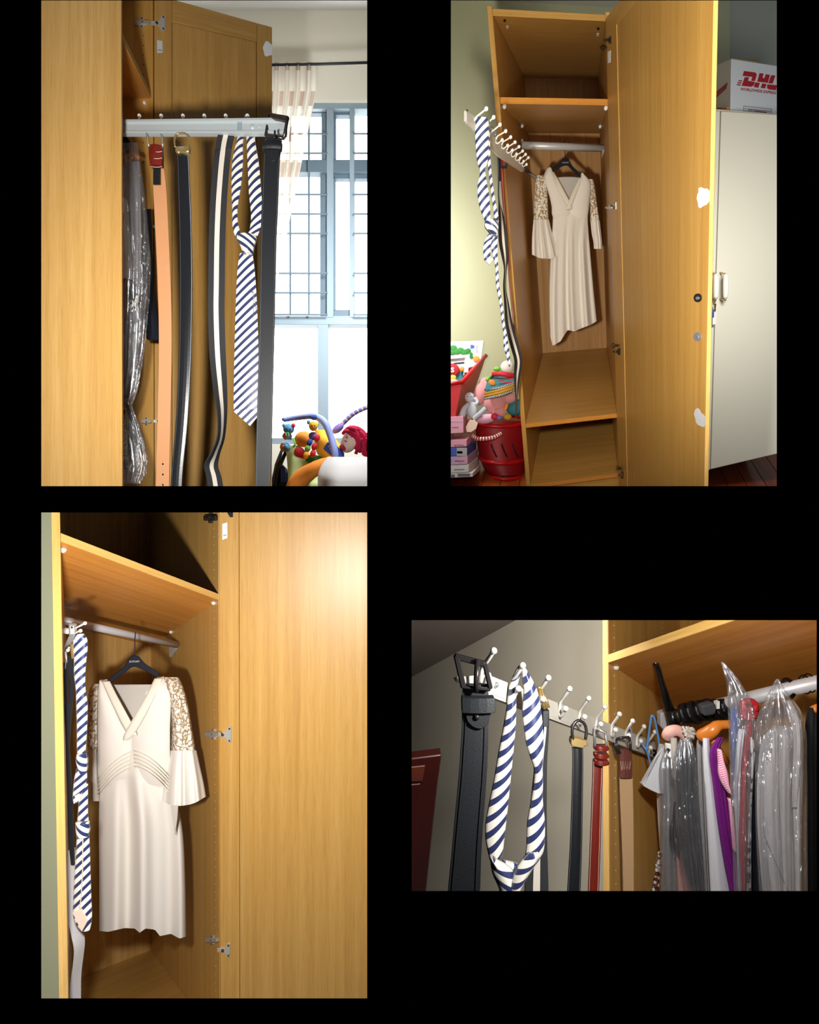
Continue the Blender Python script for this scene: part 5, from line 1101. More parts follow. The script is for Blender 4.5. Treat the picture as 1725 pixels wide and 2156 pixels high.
# --- hanger and dress
D3 = lambda v: 1.74
hanger_black('black hanger with pale lettering under the shelf in the close wardrobe view', (284, 1380), (228, 1436), (334, 1421), 1.74, [(284, 1382), (284, 1362), (284, 1346), (285, 1338), (285, 1330)], (272, 1391, 294, 1395.5), 1.45)
dress('cream V-neck dress with pleated bust and lace sleeve in close view', dict(
    D=D3, bulge=.02, tag_o=-.026,
    body=[(207, 358, 1530, .05, .0, 2, 0), (206, 356, 1575, .055, .002, 2, 0), (207, 358, 1625, .055, .004, 2.6, .4), (209, 366, 1665, .055, .012, 2.3, .6), (208, 384, 1740, .06, .022, 2.3, .8), (209, 390, 1840, .062, .027, 2.3, 1), (209, 392, 1960, .064, .030, 2.3, 1.1)],
    hem=lerp_hem([(209, 1960), (228, 1962), (245, 1958), (262, 1954), (284, 1955), (294, 1964), (306, 1955), (326, 1957), (337, 1971), (360, 1966), (378, 1976), (392, 1972)]),
    fl=[(212, 226, 1430, .0), (206, 238, 1455, .02), (206, 252, 1485, .032), (206, 265, 1512, .038), (206, 277, 1540, .042), (206, 282, 1570, .046), (206, 282, 1600, .044), (207, 280, 1640, .03), (210, 270, 1680, -.01)],
    fr=[(333, 345, 1424, .0), (321, 362, 1446, .02), (306, 360, 1475, .032), (291, 359, 1505, .038), (275, 358, 1538, .042), (274, 358, 1570, .046), (274, 358, 1600, .044), (276, 360, 1640, .03), (284, 364, 1680, -.01)],
    back=[(228, 332, 1441, .03), (236, 322, 1465, .03), (248, 306, 1495, .025), (264, 288, 1525, .02)],
    bands=[[(223, 1434, 8, .02), (236, 1462, 9, .042), (250, 1490, 10, .06), (266, 1522, 11, .068), (280, 1548, 9, .07)], [(334, 1428, 8, .02), (323, 1452, 9, .042), (308, 1482, 10, .06), (291, 1513, 11, .068), (272, 1546, 10, .072), (265, 1558, 5, .07)]],
    collar=[(280, 1446, 48, -.028), (280, 1456, 46, -.026), (280, 1464, 42, -.026)],
    tags=[(273, 1450, 305, 1455), (278, 1455, 294, 1460), (296, 1455, 300, 1459)],
    sleeves=[([(341, 376, 1426, .02, 0, .0), (348, 386, 1446, .04, .002, .01), (358, 396, 1482, .048, .003, .014), (361, 404, 1530, .05, .004, .016), (360, 413, 1584, .05, .004, .016)],
              [(358, 414, 1580, .05, .003, .02), (352, 421, 1612, .056, .006, .024), (345, 429, 1650, .062, .010, .026), (341, 434, 1686, .066, .012, .026)], lerp_hem([(341, 1686), (356, 1694), (380, 1697), (400, 1694), (412, 1690), (434, 1677)])),
             ([(196, 208, 1440, .012, 0, .0), (186, 207, 1460, .03, .002, .006), (184, 206, 1520, .034, .003, .008), (184, 206, 1584, .034, .003, .008)],
              [(184, 206, 1580, .034, .003, .01), (184, 207, 1620, .036, .005, .012), (184, 208, 1660, .036, .006, .012), (184, 209, 1687, .036, .006, .012)], None)]))
# pleats under the bust
dd3 = [o for o in COL.objects if o.type == 'EMPTY' and o.name.startswith('dress')][-1]
for j in range(5):
    y = 1582 + j * 8
    MB().tube([px(206 + 76 * t, y + 58 * (1 - t) ** 1.1 - 8 * math.sin(t * 3.1), 1.74 - .064 - .012 * math.sin(t * 2.2)) for t in [i / 10 for i in range(11)]], .0016, 5).build('bust_pleat', 'dress_band', dd3, smooth=True)
    MB().tube([px(282 + 76 * t, y + 56 * t ** 1.1 - 8 * math.sin((1 - t) * 3.1), 1.74 - .064 - .012 * math.sin((1 - t) * 2.2)) for t in [i / 10 for i in range(11)]], .0016, 5).build('bust_pleat', 'dress_band', dd3, smooth=True)
m = MB(); m.prism(pxl([(359, 1692, 1.655), (375, 1692, 1.66), (373, 1725, 1.655), (368, 1759, 1.65)]), Y3 * .004); m.build('shadow_patch', 'dress_inner', dd3)  # dark triangle painting the shadow of a hanging belt

# --- rail end, tie and belts
rk3 = thing('tie_rack', 'chrome end of a hook rail beside the wardrobe front edge', 'tie rack')
TD3 = 1.36
m = MB(); m.prism(pxl([(145.5, 1312, TD3), (156, 1314, TD3), (158, 1338, TD3), (155.5, 1340.5, TD3), (146, 1339, TD3), (144, 1336, TD3), (143.5, 1314, TD3)]), Y3 * .012); m.build('end_cap', 'chrome', rk3, bevel=.002)
m = MB(); m.prism(pxl([(147.5, 1317, TD3 - .001), (154, 1318, TD3 - .001), (155, 1335, TD3 - .001), (148, 1335, TD3 - .001)]), Y3 * .003); m.build('end_plate', 'rail_grey', rk3)
MB().tube(pxl([(151, 1319, TD3 - .002), (152, 1323, TD3 - .002)]), .002, 6).build('screw', 'gunmetal', rk3)
MB().tube(pxl([(120, 1326, 1.42), (146, 1329, 1.38)]), 6 * 1.4 / FPX, 12).build('slide_bar', 'rod_grey', rk3, smooth=True)
m = MB(); m.prism(pxl([(146, 1338, TD3 + .01), (156, 1340, TD3 + .01), (142, 1372, 1.5), (128, 1376, 1.5)]), Y3 * .008); m.build('rail', 'rail_grey', rk3)
for q in ([(157, 1323, TD3), (168, 1318, TD3), (179, 1312, TD3 - .01)], [(158, 1333, TD3), (164, 1330, TD3), (169.5, 1328, TD3 - .01)], [(157, 1338, TD3), (156, 1348, TD3), (159, 1349, TD3 - .01)], [(146, 1362, TD3 + .05), (143, 1369, TD3 + .05)]):
    h = MB().tube(pxl(q), .0024, 6).build('hook', 'hook_white', rk3, smooth=True)
    MB().ball(px(*q[-1]), .0048, None, None, 10, 7).build('hook_ball', 'hook_white', h, smooth=True)
t3 = thing('tie', 'navy and white striped tie hanging beside the close-up dress', 'necktie')
r3 = lambda pts, o=0: [(u, v, TD3 + o, hw) for u, v, hw in pts]
MB().ribbon(r3([(168, 1334, 8), (169, 1345, 14), (169.5, 1365, 14.5), (169, 1390, 12.5), (168, 1420, 11.5), (170, 1450, 10), (172.5, 1480, 11.5), (173, 1510, 11), (172.5, 1545, 10), (171.5, 1575, 9), (172, 1592, 8)]), .004, 6, .006, metric=True).build('loop', 'tie_silk', t3, smooth=True)
MB().ribbon(r3([(181, 1345, 3), (182, 1370, 2.6), (177, 1400, 3.2), (176, 1450, 2.6)], .014), .004, 4, .004, metric=True).build('loop', 'tie_silk', t3, smooth=True)
MB().ribbon(r3([(173, 1586, 9), (173, 1600, 11), (175, 1614, 9), (177, 1624, 6)], -.008), .01, 6, .01, metric=True).build('knot', 'tie_silk_flip', t3, smooth=True)
MB().ribbon(r3([(172, 1618, 10), (170, 1640, 13), (166, 1662, 11), (161, 1680, 7), (160, 1690, 4)], -.002), .004, 6, .004, metric=True).build('tail', 'tie_silk', t3, smooth=True)
m = MB(); m.prism(pxl([(157, 1676, TD3 - .01), (166, 1671, TD3 - .01), (169, 1684, TD3 - .01), (161, 1689, TD3 - .01)]), Y3 * .003); m.build('tail_tip', 'toy_skin', t3)
MB().ribbon(r3([(177, 1650, 8), (176, 1680, 9), (175, 1710, 10), (175, 1732, 12)], .006), .004, 6, .004, metric=True).build('blade_top', 'tie_silk', t3, smooth=True)
MB().ribbon(r3([(174, 1730, 13), (175, 1740, 14), (175, 1752, 13), (175, 1760, 12)], -.006), .01, 6, .008, metric=True).build('knot', 'tie_silk_flip', t3, smooth=True)
MB().ribbon(r3([(175, 1756, 12.5), (175, 1790, 14), (174, 1840, 16.5), (173.5, 1890, 18.5), (174, 1925, 19.5), (176, 1945, 16), (180, 1958, 9)]), .004, 8, .004, metric=True).build('blade', 'tie_silk', t3, smooth=True)
MB().tube([px(u, v, TD3 - .008) for u, v in ((174.5, 1765), (174, 1830), (171, 1890), (167, 1915))], .0012, 5).build('back_seam', 'stitch_white', t3)
m = MB(); m.prism(pxl([(153, 1922, TD3 - .006), (171, 1914, TD3 - .009), (184, 1940, TD3 - .009), (172, 1962, TD3 - .006)]), Y3 * .004); m.build('care_label', 'toy_skin', t3)
b31 = thing('belt', 'slim black belt nearest the wardrobe front edge in close view', 'belt')
MB().ribbon([(138, 1395, 1.40, 5), (139, 1440, 1.40, 5), (140, 1500, 1.40, 3.5), (142, 1560, 1.40, 3), (145, 1620, 1.4, 4.5), (148, 1680, 1.4, 5), (150, 1760, 1.4, 5), (153, 1820, 1.4, 3)], .004, 3).build('strap', 'leather_black', b31)
m = MB(); m.tube(pxl([(134, 1376, 1.40), (138, 1372, 1.40), (140, 1390, 1.40), (138, 1408, 1.40)]), .003, 6); m.build('buckle', 'chrome', b31, smooth=True)
b32 = thing('belt', 'slim black belt curving beside the striped tie in close view', 'belt')
MB().ribbon([(147, 1382, 1.39, 5), (150, 1410, 1.39, 5), (153, 1440, 1.39, 4), (151, 1470, 1.39, 3.5), (147, 1510, 1.39, 3.3), (144, 1560, 1.39, 3)], .004, 3).build('strap', 'leather_black', b32)
m = MB(); m.prism(pxl([(147, 1358, 1.385), (152, 1356, 1.385), (156, 1386, 1.385), (150, 1388, 1.385)]), Y3 * .008); m.build('buckle', 'gold', b32, bevel=.001)
b33 = thing('belt', 'pale grey webbing belt twisting down to the wardrobe floor in close view', 'belt')
MB().ribbon([(147, 1790, 1.42, 4), (150, 1860, 1.42, 6), (154, 1920, 1.42, 9), (162, 1960, 1.42, 9), (167, 1990, 1.42, 5), (165, 2020, 1.42, 3.5), (160, 2060, 1.42, 4), (158, 2112, 1.42, 6)], .004, 4, 0, full=11).build('strap', 'cloth_silver', b33)

# ================================================================== lower right view: hook rail with belts, clothes in plastic
UP4 = vp(1261, -2080); DN4 = -UP4
O4 = px(1281, 1395, 1.15)
F4 = Frame(O4, -vp(350, 1708), vp(1950, 1830), UP4)
w4 = thing('wardrobe', 'oak wardrobe full of plastic covered clothes seen from below the shelf', 'wardrobe')
bD4 = .55; aR4 = .47
cLo = F4.c(1281, 2110, 1, 0, 2); cHi = F4.c(1281, 1215, 1, 0, 2)
slab(F4, 0, 0, -.0165, [(1281, 1205), (1560, 1205), (1560, 2150), (1284.5, 2120)], 'side_panel', 'oak', w4)
MB().fbox(F4, -.0165, 0, -.0015, 0, cLo, cHi).build('edge_band', 'oak_edge', w4)
MB().fbox(F4, aR4, aR4 + .018, 0, bD4, cLo, cHi).build('side_panel', 'oak', w4, bevel=.001)
MB().fbox(F4, -.0165, aR4 + .018, bD4, bD4 + .006, F4.c(1400, 2150, 1, bD4, 2), F4.c(1480, 1190, 1, bD4, 2)).build('back_panel', 'oak', w4)
c41 = F4.c(1282.5, 1395.6, 1, 0, 2); c42 = F4.c(1282.5, 1379, 1, 0, 2)
MB().fbox(F4, .0005, aR4, 0, bD4, c41, c42, grain=0).build('shelf', 'oak_orange', w4, bevel=.001)
MB().fbox(F4, .0005, aR4, -.003, 0, c41, c42, grain=0).build('shelf_edge', 'oak_edge', w4)
m = MB(); q = F4.on(1297.5, 1405, 0, .004); m.ball(q, .0065, .0065, .006, 8, 5); m.build('shelf_peg', 'peg_white', w4)
for i in range(22):
    v = 1317 + i * 26.2 + (i * i) * .05
    if abs(v - 1392) > 14: disc(F4, 0, 0, 1, 1292.5 + (v - 1317) * .0085, v, 1.5, 'shelf_hole', 'peg_white', w4, .0006, 8, .8)
for i in range(3): disc(F4, 0, 0, 1, 1396 - i, 1312 + i * 10, 1, 'shelf_hole', 'peg_white', w4, .0006, 6)
# setting
bW4 = bD4 + .03
wp4 = lambda u, v: F4.on(u, v, 1, bW4)
m = MB(); m.prism([wp4(830, 1170), wp4(1320, 1170), wp4(1320, 2150), wp4(830, 2150)], F4.w(0, .02, 0) - F4.O); struct(m.build('wall_back', 'wall_cream'))
cC4 = F4.c(868, 1425, 1, bW4, 2); aL4 = F4.loc(wp4(835, 1440))[0]; aM4 = F4.loc(wp4(1330, 1300))[0]
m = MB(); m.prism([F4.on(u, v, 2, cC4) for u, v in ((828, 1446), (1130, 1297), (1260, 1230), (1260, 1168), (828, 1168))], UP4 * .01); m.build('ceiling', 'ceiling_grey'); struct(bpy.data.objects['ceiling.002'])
mh = thing('picture_frame_board', 'dark red wooden door edge leaning at the left wall', 'wooden door')
FM = 1.62
m = MB(); m.prism(pxl([(835, 1601, FM), (930, 1589, FM), (920, 1664, FM), (880, 2040, FM), (835, 2040, FM)]), Y3 * .05); m.build('frame', 'mahogany', mh, bevel=.003)
m = MB(); m.prism(pxl([(835, 1618, FM - .004), (896, 1612, FM - .004), (890, 1646, FM - .004), (835, 1648, FM - .004)]), Y3 * .006); m.build('panel', 'leather_brown', mh, bevel=.002)
m = MB(); m.prism(pxl([(835, 1655, FM - .004), (886, 1650, FM - .004), (853, 2040, FM - .004), (835, 2040, FM - .004)]), Y3 * .006); m.build('panel', 'mahogany', mh, bevel=.002)
mh.name = 'wooden_door'

# --- rail and hooks
rk4 = thing('tie_rack', 'pale grey hook rail with ten round-tipped hooks running into the wardrobe', 'tie rack')
aH = .02
r4 = lambda u, v, o=0: px(u, v, F4.dep(u, v, 0, aH) + o)
m = MB(); m.prism([r4(958, 1425), r4(1028, 1420), r4(1390, 1566), r4(1390, 1596), r4(1033, 1461), r4(962, 1433)], F4.w(-.006, 0, 0) - F4.O); m.build('rail', 'rail_paint', rk4, bevel=.0008)
m = MB(); m.prism([r4(1028, 1459.5), r4(1390, 1594), r4(1390, 1599), r4(1028, 1465)], F4.w(-.008, 0, 0) - F4.O); m.build('rail_lip', 'rail_paint', rk4)
MB().tube([r4(1375, 1585), r4(1400, 1592)], .008, 8).build('slide_bar', 'plastic_black', rk4, smooth=True)
MB().ball(r4(1045, 1442, -.004), .0042, None, None, 12, 7).build('screw', 'chrome', rk4, smooth=True)
HK = [((1040, 1370), (1028, 1422)), ((1101, 1401), (1092, 1450)), ((1155, 1427), (1144, 1472)), ((1200, 1450), (1191.6, 1492)), ((1240, 1470), (1231.7, 1509)), ((1274, 1488), (1266, 1524.5)),
      ((1305, 1503.6), (1297, 1537)), ((1333, 1518), (1325, 1549)), ((1356.5, 1529.6), (1350, 1560)), ((1379.5, 1541), (1370.6, 1574))]
for i, ((u, v), (lu, lv)) in enumerate(HK):
    s = (lv - v) / 52.0
    bu_ = u - 25 * s
    d0 = F4.dep(bu_, v + 45 * s, 0, aH)
    P_ = [(u, v, d0 - .035), (u - 10 * s, v + 16 * s, d0 - .025), (u - 21 * s, v + 31 * s, d0 - .012), (u - 25 * s, v + 42 * s, d0 - .008), (u - 26 * s, v + 62 * s, d0 - .008), (u - 24 * s, v + 71 * s, d0 - .012), (u - 20 * s, v + 71 * s, d0 - .018), (lu - 5 * s, lv + 9 * s, d0 - .024), (lu, lv, d0 - .03)]
    h = MB().tube(pxl(cr(P_, 3)), .0026 if i else .003, 8).build('hook', 'hook_white', rk4, smooth=True)
    MB().ball(px(u, v, d0 - .035), .0046, None, None, 12, 8).build('hook_ball', 'hook_white', h, smooth=True)
    MB().ball(px(lu, lv, d0 - .03), .0046, None, None, 12, 8).build('hook_ball', 'hook_white', h, smooth=True)

# --- belts and tie
def hg(u, v, o=0):
    return hang(px(u, v, F4.dep(u, v, 0, aH) - .03 + o), DN4)
def hr4(pts, f, o=0):
    pts = list(pts)
    if pts[-1][1] >= 1880:      # hangs on below the opening
        (u0, v0, _), (u1, v1, h1) = pts[-2], pts[-1]; k = min(.4, max(-.4, (u1 - u0) / (v1 - v0))); pts.append((u1 + k * 130, v1 + 130, h1))
    return [(u, v, f(v) + o, hw) for u, v, hw in pts]
f1 = hg(1000, 1420)
bA = thing('belt', 'wide black leather belt with square buckle at the left of the hook rail', 'belt')
st_ = [(1001.5, 1440, 26), (1001, 1470, 27.5), (1000.5, 1535, 27.5), (998.5, 1580, 28.5), (995, 1640, 29), (987, 1733, 30), (982, 1800, 31), (976.5, 1886, 33.5)]
MB().ribbon(hr4(st_, f1), .005, 4, .0005).build('strap', 'leather_black', bA)
for sd in (-1, 1):
    P_ = cr(hr4(st_, f1, -.0035), 10)
    for (x0, y0, d0_, w0), (x1, y1, d1_, w1) in list(zip(P_, P_[1:]))[14::1]:
        pass
    MB().tube([px(u + sd * hw * .74, v, d) for u, v, d, hw in P_[12:]], .0006, 4).build('stitching', 'tag_black', bA)
MB().ribbon(hr4([(1006, 1466, 34), (1007, 1477, 35), (1007, 1498, 34.5)], f1, -.006), .012, 4, .002).build('keeper', 'leather_black', bA, bevel=.001)
m = MB(); m.prism([px(u, v, f1(v) - .007) for u, v in cr([(981, 1493), (1031, 1497), (1031, 1512), (1026, 1526), (1016, 1534), (1007, 1535), (995, 1530), (985, 1520), (981, 1506), (981, 1494)], 3)[:-1]], Y3 * .004); m.build('flap', 'leather_black', bA, bevel=.0008)
MB().ball(px(1004, 1510, f1(1510) - .008), .0038, None, None, 10, 6).build('rivet', 'gunmetal', bA, smooth=True)
bz = MB()
def bbar(a, b, w_):
    (u0, v0), (u1, v1) = a, b; L_ = math.hypot(u1 - u0, v1 - v0); nx, ny = -(v1 - v0) / L_ * w_, (u1 - u0) / L_ * w_
    bz.prism([px(u0 + nx, v0 + ny, f1(v0) - .012), px(u1 + nx, v1 + ny, f1(v1) - .012), px(u1 - nx, v1 - ny, f1(v1) - .012), px(u0 - nx, v0 - ny, f1(v0) - .012)], Y3 * .008)
bbar((957, 1383), (1022, 1400), 6); bbar((961, 1380), (977, 1450), 6); bbar((1021, 1396), (1034, 1452), 5); bbar((972, 1448), (1034, 1454), 3)
bz.build('buckle', 'gunmetal', bA, bevel=.0015)
MB().tube([px(1006, 1388, f1(1388) - .016), px(1003, 1430, f1(1430) - .018), px(1003, 1456, f1(1456) - .012)], .0034, 8).build('prong', 'gunmetal', bA, smooth=True)
text_mb('LEE', lambda x, y: px(996 + 7 * (1 - y), 1628 + 38 * x, f1(1640) - .0032)).build('embossing', 'leather_black_smooth', bA) if False else None
# tie
f2 = hg(1095, 1410)
t4 = thing('tie', 'navy and white striped tie looped over the second hook with wide knot', 'necktie')
MB().ribbon(hr4([(1098, 1402, 5), (1091, 1415, 6), (1082, 1440, 8), (1079, 1460, 8), (1076, 1500, 10.5), (1073, 1530, 12.5), (1066, 1580, 15), (1058, 1640, 17), (1049, 1700, 20), (1044, 1735, 21), (1042, 1770, 19), (1043, 1797, 15), (1041, 1812, 9), (1046, 1822, 8)], f2), .005, 8, .006, metric=True).build('loop', 'tie_near', t4, smooth=True)
MB().ribbon(hr4([(1098, 1402, 5), (1104, 1413, 7), (1112, 1435, 11), (1118, 1460, 15), (1120, 1500, 19.5), (1123, 1530, 19.5), (1126, 1565, 18), (1130, 1595, 13), (1133, 1617, 9), (1134, 1640, 9), (1131, 1682, 11.5), (1129, 1733, 18), (1127, 1784, 18), (1120, 1808, 15), (1110, 1824, 13), (1100, 1838, 10)], f2, -.006), .005, 8, .006, metric=True).build('loop', 'tie_near', t4, smooth=True)
MB().ribbon(hr4([(1064, 1812, 3), (1074, 1820, 16), (1082, 1830, 20), (1084, 1842, 16)], f2, .004), .006, 6, .004, metric=True).build('knot_back', 'tie_near', t4, smooth=True)
MB().ribbon(hr4([(1037, 1805, 3), (1042, 1812, 8), (1051, 1822, 17), (1059, 1836, 23), (1067, 1854, 23), (1073, 1872, 22), (1076, 1892, 22)], f2, -.012), .006, 8, .009, metric=True).build('knot', 'tie_near_flip', t4, smooth=True)
MB().ribbon(hr4([(1124, 1796, 10), (1116, 1810, 15), (1107, 1824, 16), (1098, 1840, 15), (1090, 1858, 12), (1085, 1876, 9), (1083, 1892, 8)], f2, -.02), .006, 8, .008, metric=True).build('knot_wrap', 'tie_near', t4, smooth=True)
# webbing belt behind the tie
f3 = hg(1148, 1470)
bB_ = thing('belt', 'black and white webbing belt partly hidden behind the looped tie', 'belt')
MB().ribbon(hr4([(1149, 1495, 7), (1147.5, 1540, 8), (1140, 1600, 12), (1136, 1660, 15), (1133, 1720, 18), (1132, 1780, 20), (1130.5, 1830, 23), (1129.5, 1886, 25)], f3, .02), .004, 6).build('strap', 'webbing', bB_)
m = MB(); m.prism([px(u, v, f3(v) - .002) for u, v in ((1143, 1494), (1157, 1496), (1155, 1532), (1143, 1530))], Y3 * .012); m.build('keeper', 'leather_black', bB_, bevel=.001)
for a, b in (((1131, 1448), (1141, 1447)), ((1140, 1450), (1152, 1492)), ((1135, 1452), (1147, 1494)), ((1146, 1462), (1156, 1490))):
    MB().tube([px(*a, f3(a[1]) - .01), px(*b, f3(b[1]) - .01)], .0024, 8).build('buckle_bar', 'gold', bB_, smooth=True)
# black belt with ring
f5 = hg(1218, 1520)
bC = thing('belt', 'slim black belt with gold ring buckle on the middle hook', 'belt')
s5 = [(1216, 1574, 11), (1217, 1600, 10.5), (1215.5, 1680, 11), (1213, 1780, 12), (1208, 1886, 13)]
MB().ribbon(hr4(s5, f5), .005, 4, .002).build('strap', 'leather_black_smooth', bC)
for sd in (-1, 1): MB().tube([px(u + sd * hw * .9, v, d - .004) for u, v, d, hw in cr(hr4(s5, f5), 8)], .0005, 4).build('stitching', 'stitch_grey', bC)
MB().tube([px(u, v, f5(v) - .006) for u, v in cr([(1207, 1558), (1205, 1540), (1209, 1524), (1219, 1517), (1230, 1523), (1235, 1538), (1233, 1557)], 4)], .0026, 8).build('buckle_ring', 'gunmetal', bC, smooth=True)
m = MB(); m.prism([px(u, v, f5(v) - .008) for u, v in ((1203, 1555), (1212, 1552), (1235, 1558), (1240, 1570), (1232, 1572), (1229, 1577), (1205, 1572), (1202, 1566))], Y3 * .012); m.build('clasp', 'gold', bC, bevel=.0015)
# red belt
f6 = hg(1262, 1540)
bD_ = thing('belt', 'narrow red-brown leather belt with two red loops beside wardrobe edge', 'belt')
s6 = [(1259, 1600, 10), (1258.5, 1625, 10), (1256, 1700, 10), (1253, 1790, 10.5), (1249.5, 1886, 10.8)]
MB().ribbon(hr4(s6, f6), .005, 4, .002).build('strap', 'leather_red', bD_)
for sd in (-1, 1): MB().tube([px(u + sd * hw * .85, v, d - .004) for u, v, d, hw in cr(hr4(s6, f6), 8)], .0004, 4).build('stitching', 'stitch_white', bD_)
for y in (1573, 1589, 1603): MB().ribbon(hr4([(1265, y - 5, 13.5), (1266, y, 15), (1266, y + 5, 14)], f6, -.006), .01, 4, .005).build('keeper', 'leather_red', bD_, smooth=True)
MB().tube([px(u, v, f6(v) - .008) for u, v in ((1253, 1572), (1252, 1550), (1253, 1531), (1275, 1543), (1277, 1560), (1278, 1574))], .0026, 8).build('buckle', 'chrome', bD_, smooth=True)
m = MB(); m.prism([px(u, v, f6(v) - .01) for u, v in ((1256, 1531), (1276, 1541), (1275, 1546), (1255, 1536))], Y3 * .005); m.build('buckle_bar', 'chrome', bD_, bevel=.001)
# canvas belt
f7 = hg(1318, 1575)
bE = thing('belt', 'tan canvas belt with brown stitched leather end by the side panel', 'belt')
MB().ribbon(hr4([(1318, 1625, 13), (1319.5, 1680, 13), (1322, 1780, 11.5), (1323.5, 1886, 10.5)], f7, .003), .004, 2).build('strap', 'canvas_tan', bE)
MB().ribbon(hr4([(1316, 1576, 12.5), (1318, 1600, 13), (1318, 1637, 13)], f7, -.003), .006, 3, .001).build('leather_end', 'leather_brown', bE, bevel=.001)
MB().tube([px(1307 + 4.2 * i * .62, 1625 if i % 2 else 1603, f7(1615) - .0075) for i in range(9)], .0005, 4).build('stitching', 'stitch_white', bE)
for q in ([(1292, 1556), (1296, 1572), (1302, 1588)], [(1296, 1556), (1300, 1572), (1306, 1586)], [(1325, 1552), (1328, 1566), (1328, 1580)], [(1298, 1556), (1312, 1553), (1325, 1552)]):
    MB().tube([px(u, v, f7(v) - .008) for u, v in q], .0028, 8).build('buckle_wire', 'gunmetal', bE, smooth=True)

# --- rod, blue wire hanger, black items
Gd = lambda u, v=1640, b=.24: F4.dep(u, v, 1, b)
MB().tube([F4.on(1405, 1512, 1, .27), F4.on(1480, 1492, 1, .27), F4.on(1750, 1431, 1, .27)], .0125, 14).build('hanging_rod', 'rod_grey', w4, smooth=True)
m = MB(); m.prism(pxl([(1391, 1503, 1.22), (1410, 1496, 1.22), (1420, 1506, 1.22), (1418, 1520, 1.22), (1406, 1524, 1.22), (1403, 1542, 1.22), (1392, 1530, 1.22)]), Y3 * .02); m.build('rod_bracket', 'rod_grey', w4, bevel=.002)
wh = thing('wire_hanger', 'bright blue wire hanger hanging on the hook rail end', 'hanger')
MB().tube(pxl(cr([(1326, 1527, 1.2), (1334, 1550, 1.19), (1350, 1566, 1.18), (1362, 1580, 1.17), (1369, 1605, 1.17), (1380, 1640, 1.17), (1392, 1682, 1.17), (1405, 1728, 1.17)], 5)), .0022, 8).build('wire', 'wire_blue', wh, smooth=True)
MB().tube(pxl(cr([(1362, 1580, 1.17), (1366, 1550, 1.17), (1371, 1512, 1.17), (1374, 1507, 1.17), (1379, 1514, 1.17), (1385, 1545, 1.17), (1390, 1575, 1.17)], 5)), .0022, 8).build('wire', 'wire_blue', wh, smooth=True)
tag(MB().tube(pxl(cr([(1443, 1495, 1.16), (1440, 1500, 1.15), (1439, 1515, 1.15), (1440, 1535, 1.15)], 4)), .002, 8).build('hanger_hook', 'wire_blue', smooth=True), 'short blue hanger hook over the rod beside the umbrella handle', 'hanger')
ub = thing('umbrella', 'black umbrella with a straight handle hooked up before the shelf', 'umbrella')
MB().tube(pxl(cr([(1381, 1398, 1.13), (1386, 1410, 1.14), (1394, 1440, 1.15), (1404, 1475, 1.16), (1412, 1497, 1.17), (1416, 1510, 1.17)], 4)), [.0062] * 8 + [.007, .0075, .008, .0085, .009, .0095, .010, .0105, .011, .011, .0115, .012, .012], 10).build('shaft', 'plastic_black', ub, smooth=True)
MB().ball(px(1381, 1397, 1.13), .0064, None, None, 12, 8).build('knob', 'plastic_black', ub, smooth=True)
MB().tube(pxl([(1414, 1496, 1.16), (1424, 1540, 1.16)]), .012, 10).build('collar', 'plastic_black', ub, smooth=True)
rl = thing('grip_bundle', 'thick black ribbed plastic bundle resting on the rod beside the umbrella', 'equipment')
for i, (u, v, r) in enumerate(((1432, 1506, 14), (1446, 1502, 22), (1462, 1500, 24), (1478, 1496, 22), (1492, 1494, 23), (1508, 1494, 22), (1522, 1494, 22), (1532, 1490, 20))):
    MB().tube([px(u - 5, v + 1, 1.13), px(u + 5, v - 1, 1.12)], [r * 1.1 / FPX, r * 1.1 / FPX], 16).build('ring', 'plastic_black', rl, bevel=.002)
m = MB(); m.prism(pxl([(1478, 1487, 1.08), (1506, 1480, 1.08), (1512, 1492, 1.08), (1508, 1506, 1.08), (1484, 1510, 1.08)]), Y3 * .02); m.build('grip', 'cloth_charcoal', rl, bevel=.004)
m = MB(); m.prism(pxl([(1509, 1479, 1.09), (1516, 1477, 1.09), (1516, 1492, 1.09), (1510, 1493, 1.09)]), Y3 * .01); m.build('white_clip', 'peg_white', rl)
wo = thing('hanger', 'orange varnished wooden hanger above the purple garment', 'hanger')
MB().tube(pxl(cr([(1478, 1545, 1.02), (1484, 1548, 1.01), (1500, 1538, 1.0), (1510, 1529, 1.0), (1522, 1526, 1.0), (1540, 1526, 1.0)], 4)), [.008, .011, .012, .0125, .0125, .0125, .012, .012, .0115, .011, .0105, .010, .010, .009, .009, .008, .008, .008, .008, .008, .008], 12).build('arm', 'hanger_wood', wo, smooth=True)
MB().tube(pxl([(1496, 1548, 1.01), (1512, 1576, 1.01), (1530, 1606, 1.01)]), .006, 10).build('bar', 'hanger_wood', wo, smooth=True)

# --- clothes, left to right
def gar(nm, lab, mat, rows, d, th=.02, fa=.004, fn=3, ph=0, cat='garment', grp=None):
    if rows[-1][2] >= 1880:
        a_, b_, v_ = rows[-1]; rows = rows + [(a_ + 12, b_ + 14, v_ + 130)]
    rr = [(a, b, v, d + (v - 1640) * .00012, th * (.5 if i == 0 else 1), fa, fn, ph + i * .3) for i, (a, b, v) in enumerate(rows)]
    return tag(MB().loft(rr, 56, 6).build(nm, mat, smooth=True), lab, cat, grp)
bl_ = thing('blouse', 'white blouse with pointed collar leftmost of the hanging clothes', 'garment')
m = MB(); m.prism(pxl([(1347, 1648, 1.13), (1352, 1650, 1.12), (1366, 1632, 1.11), (1382, 1595, 1.11), (1396, 1575, 1.12), (1398, 1672, 1.12), (1386, 1671, 1.12), (1370, 1664, 1.12), (1356, 1655, 1.12)]), Y3 * .006); m.build('collar', 'cloth_white', bl_, bevel=.001)
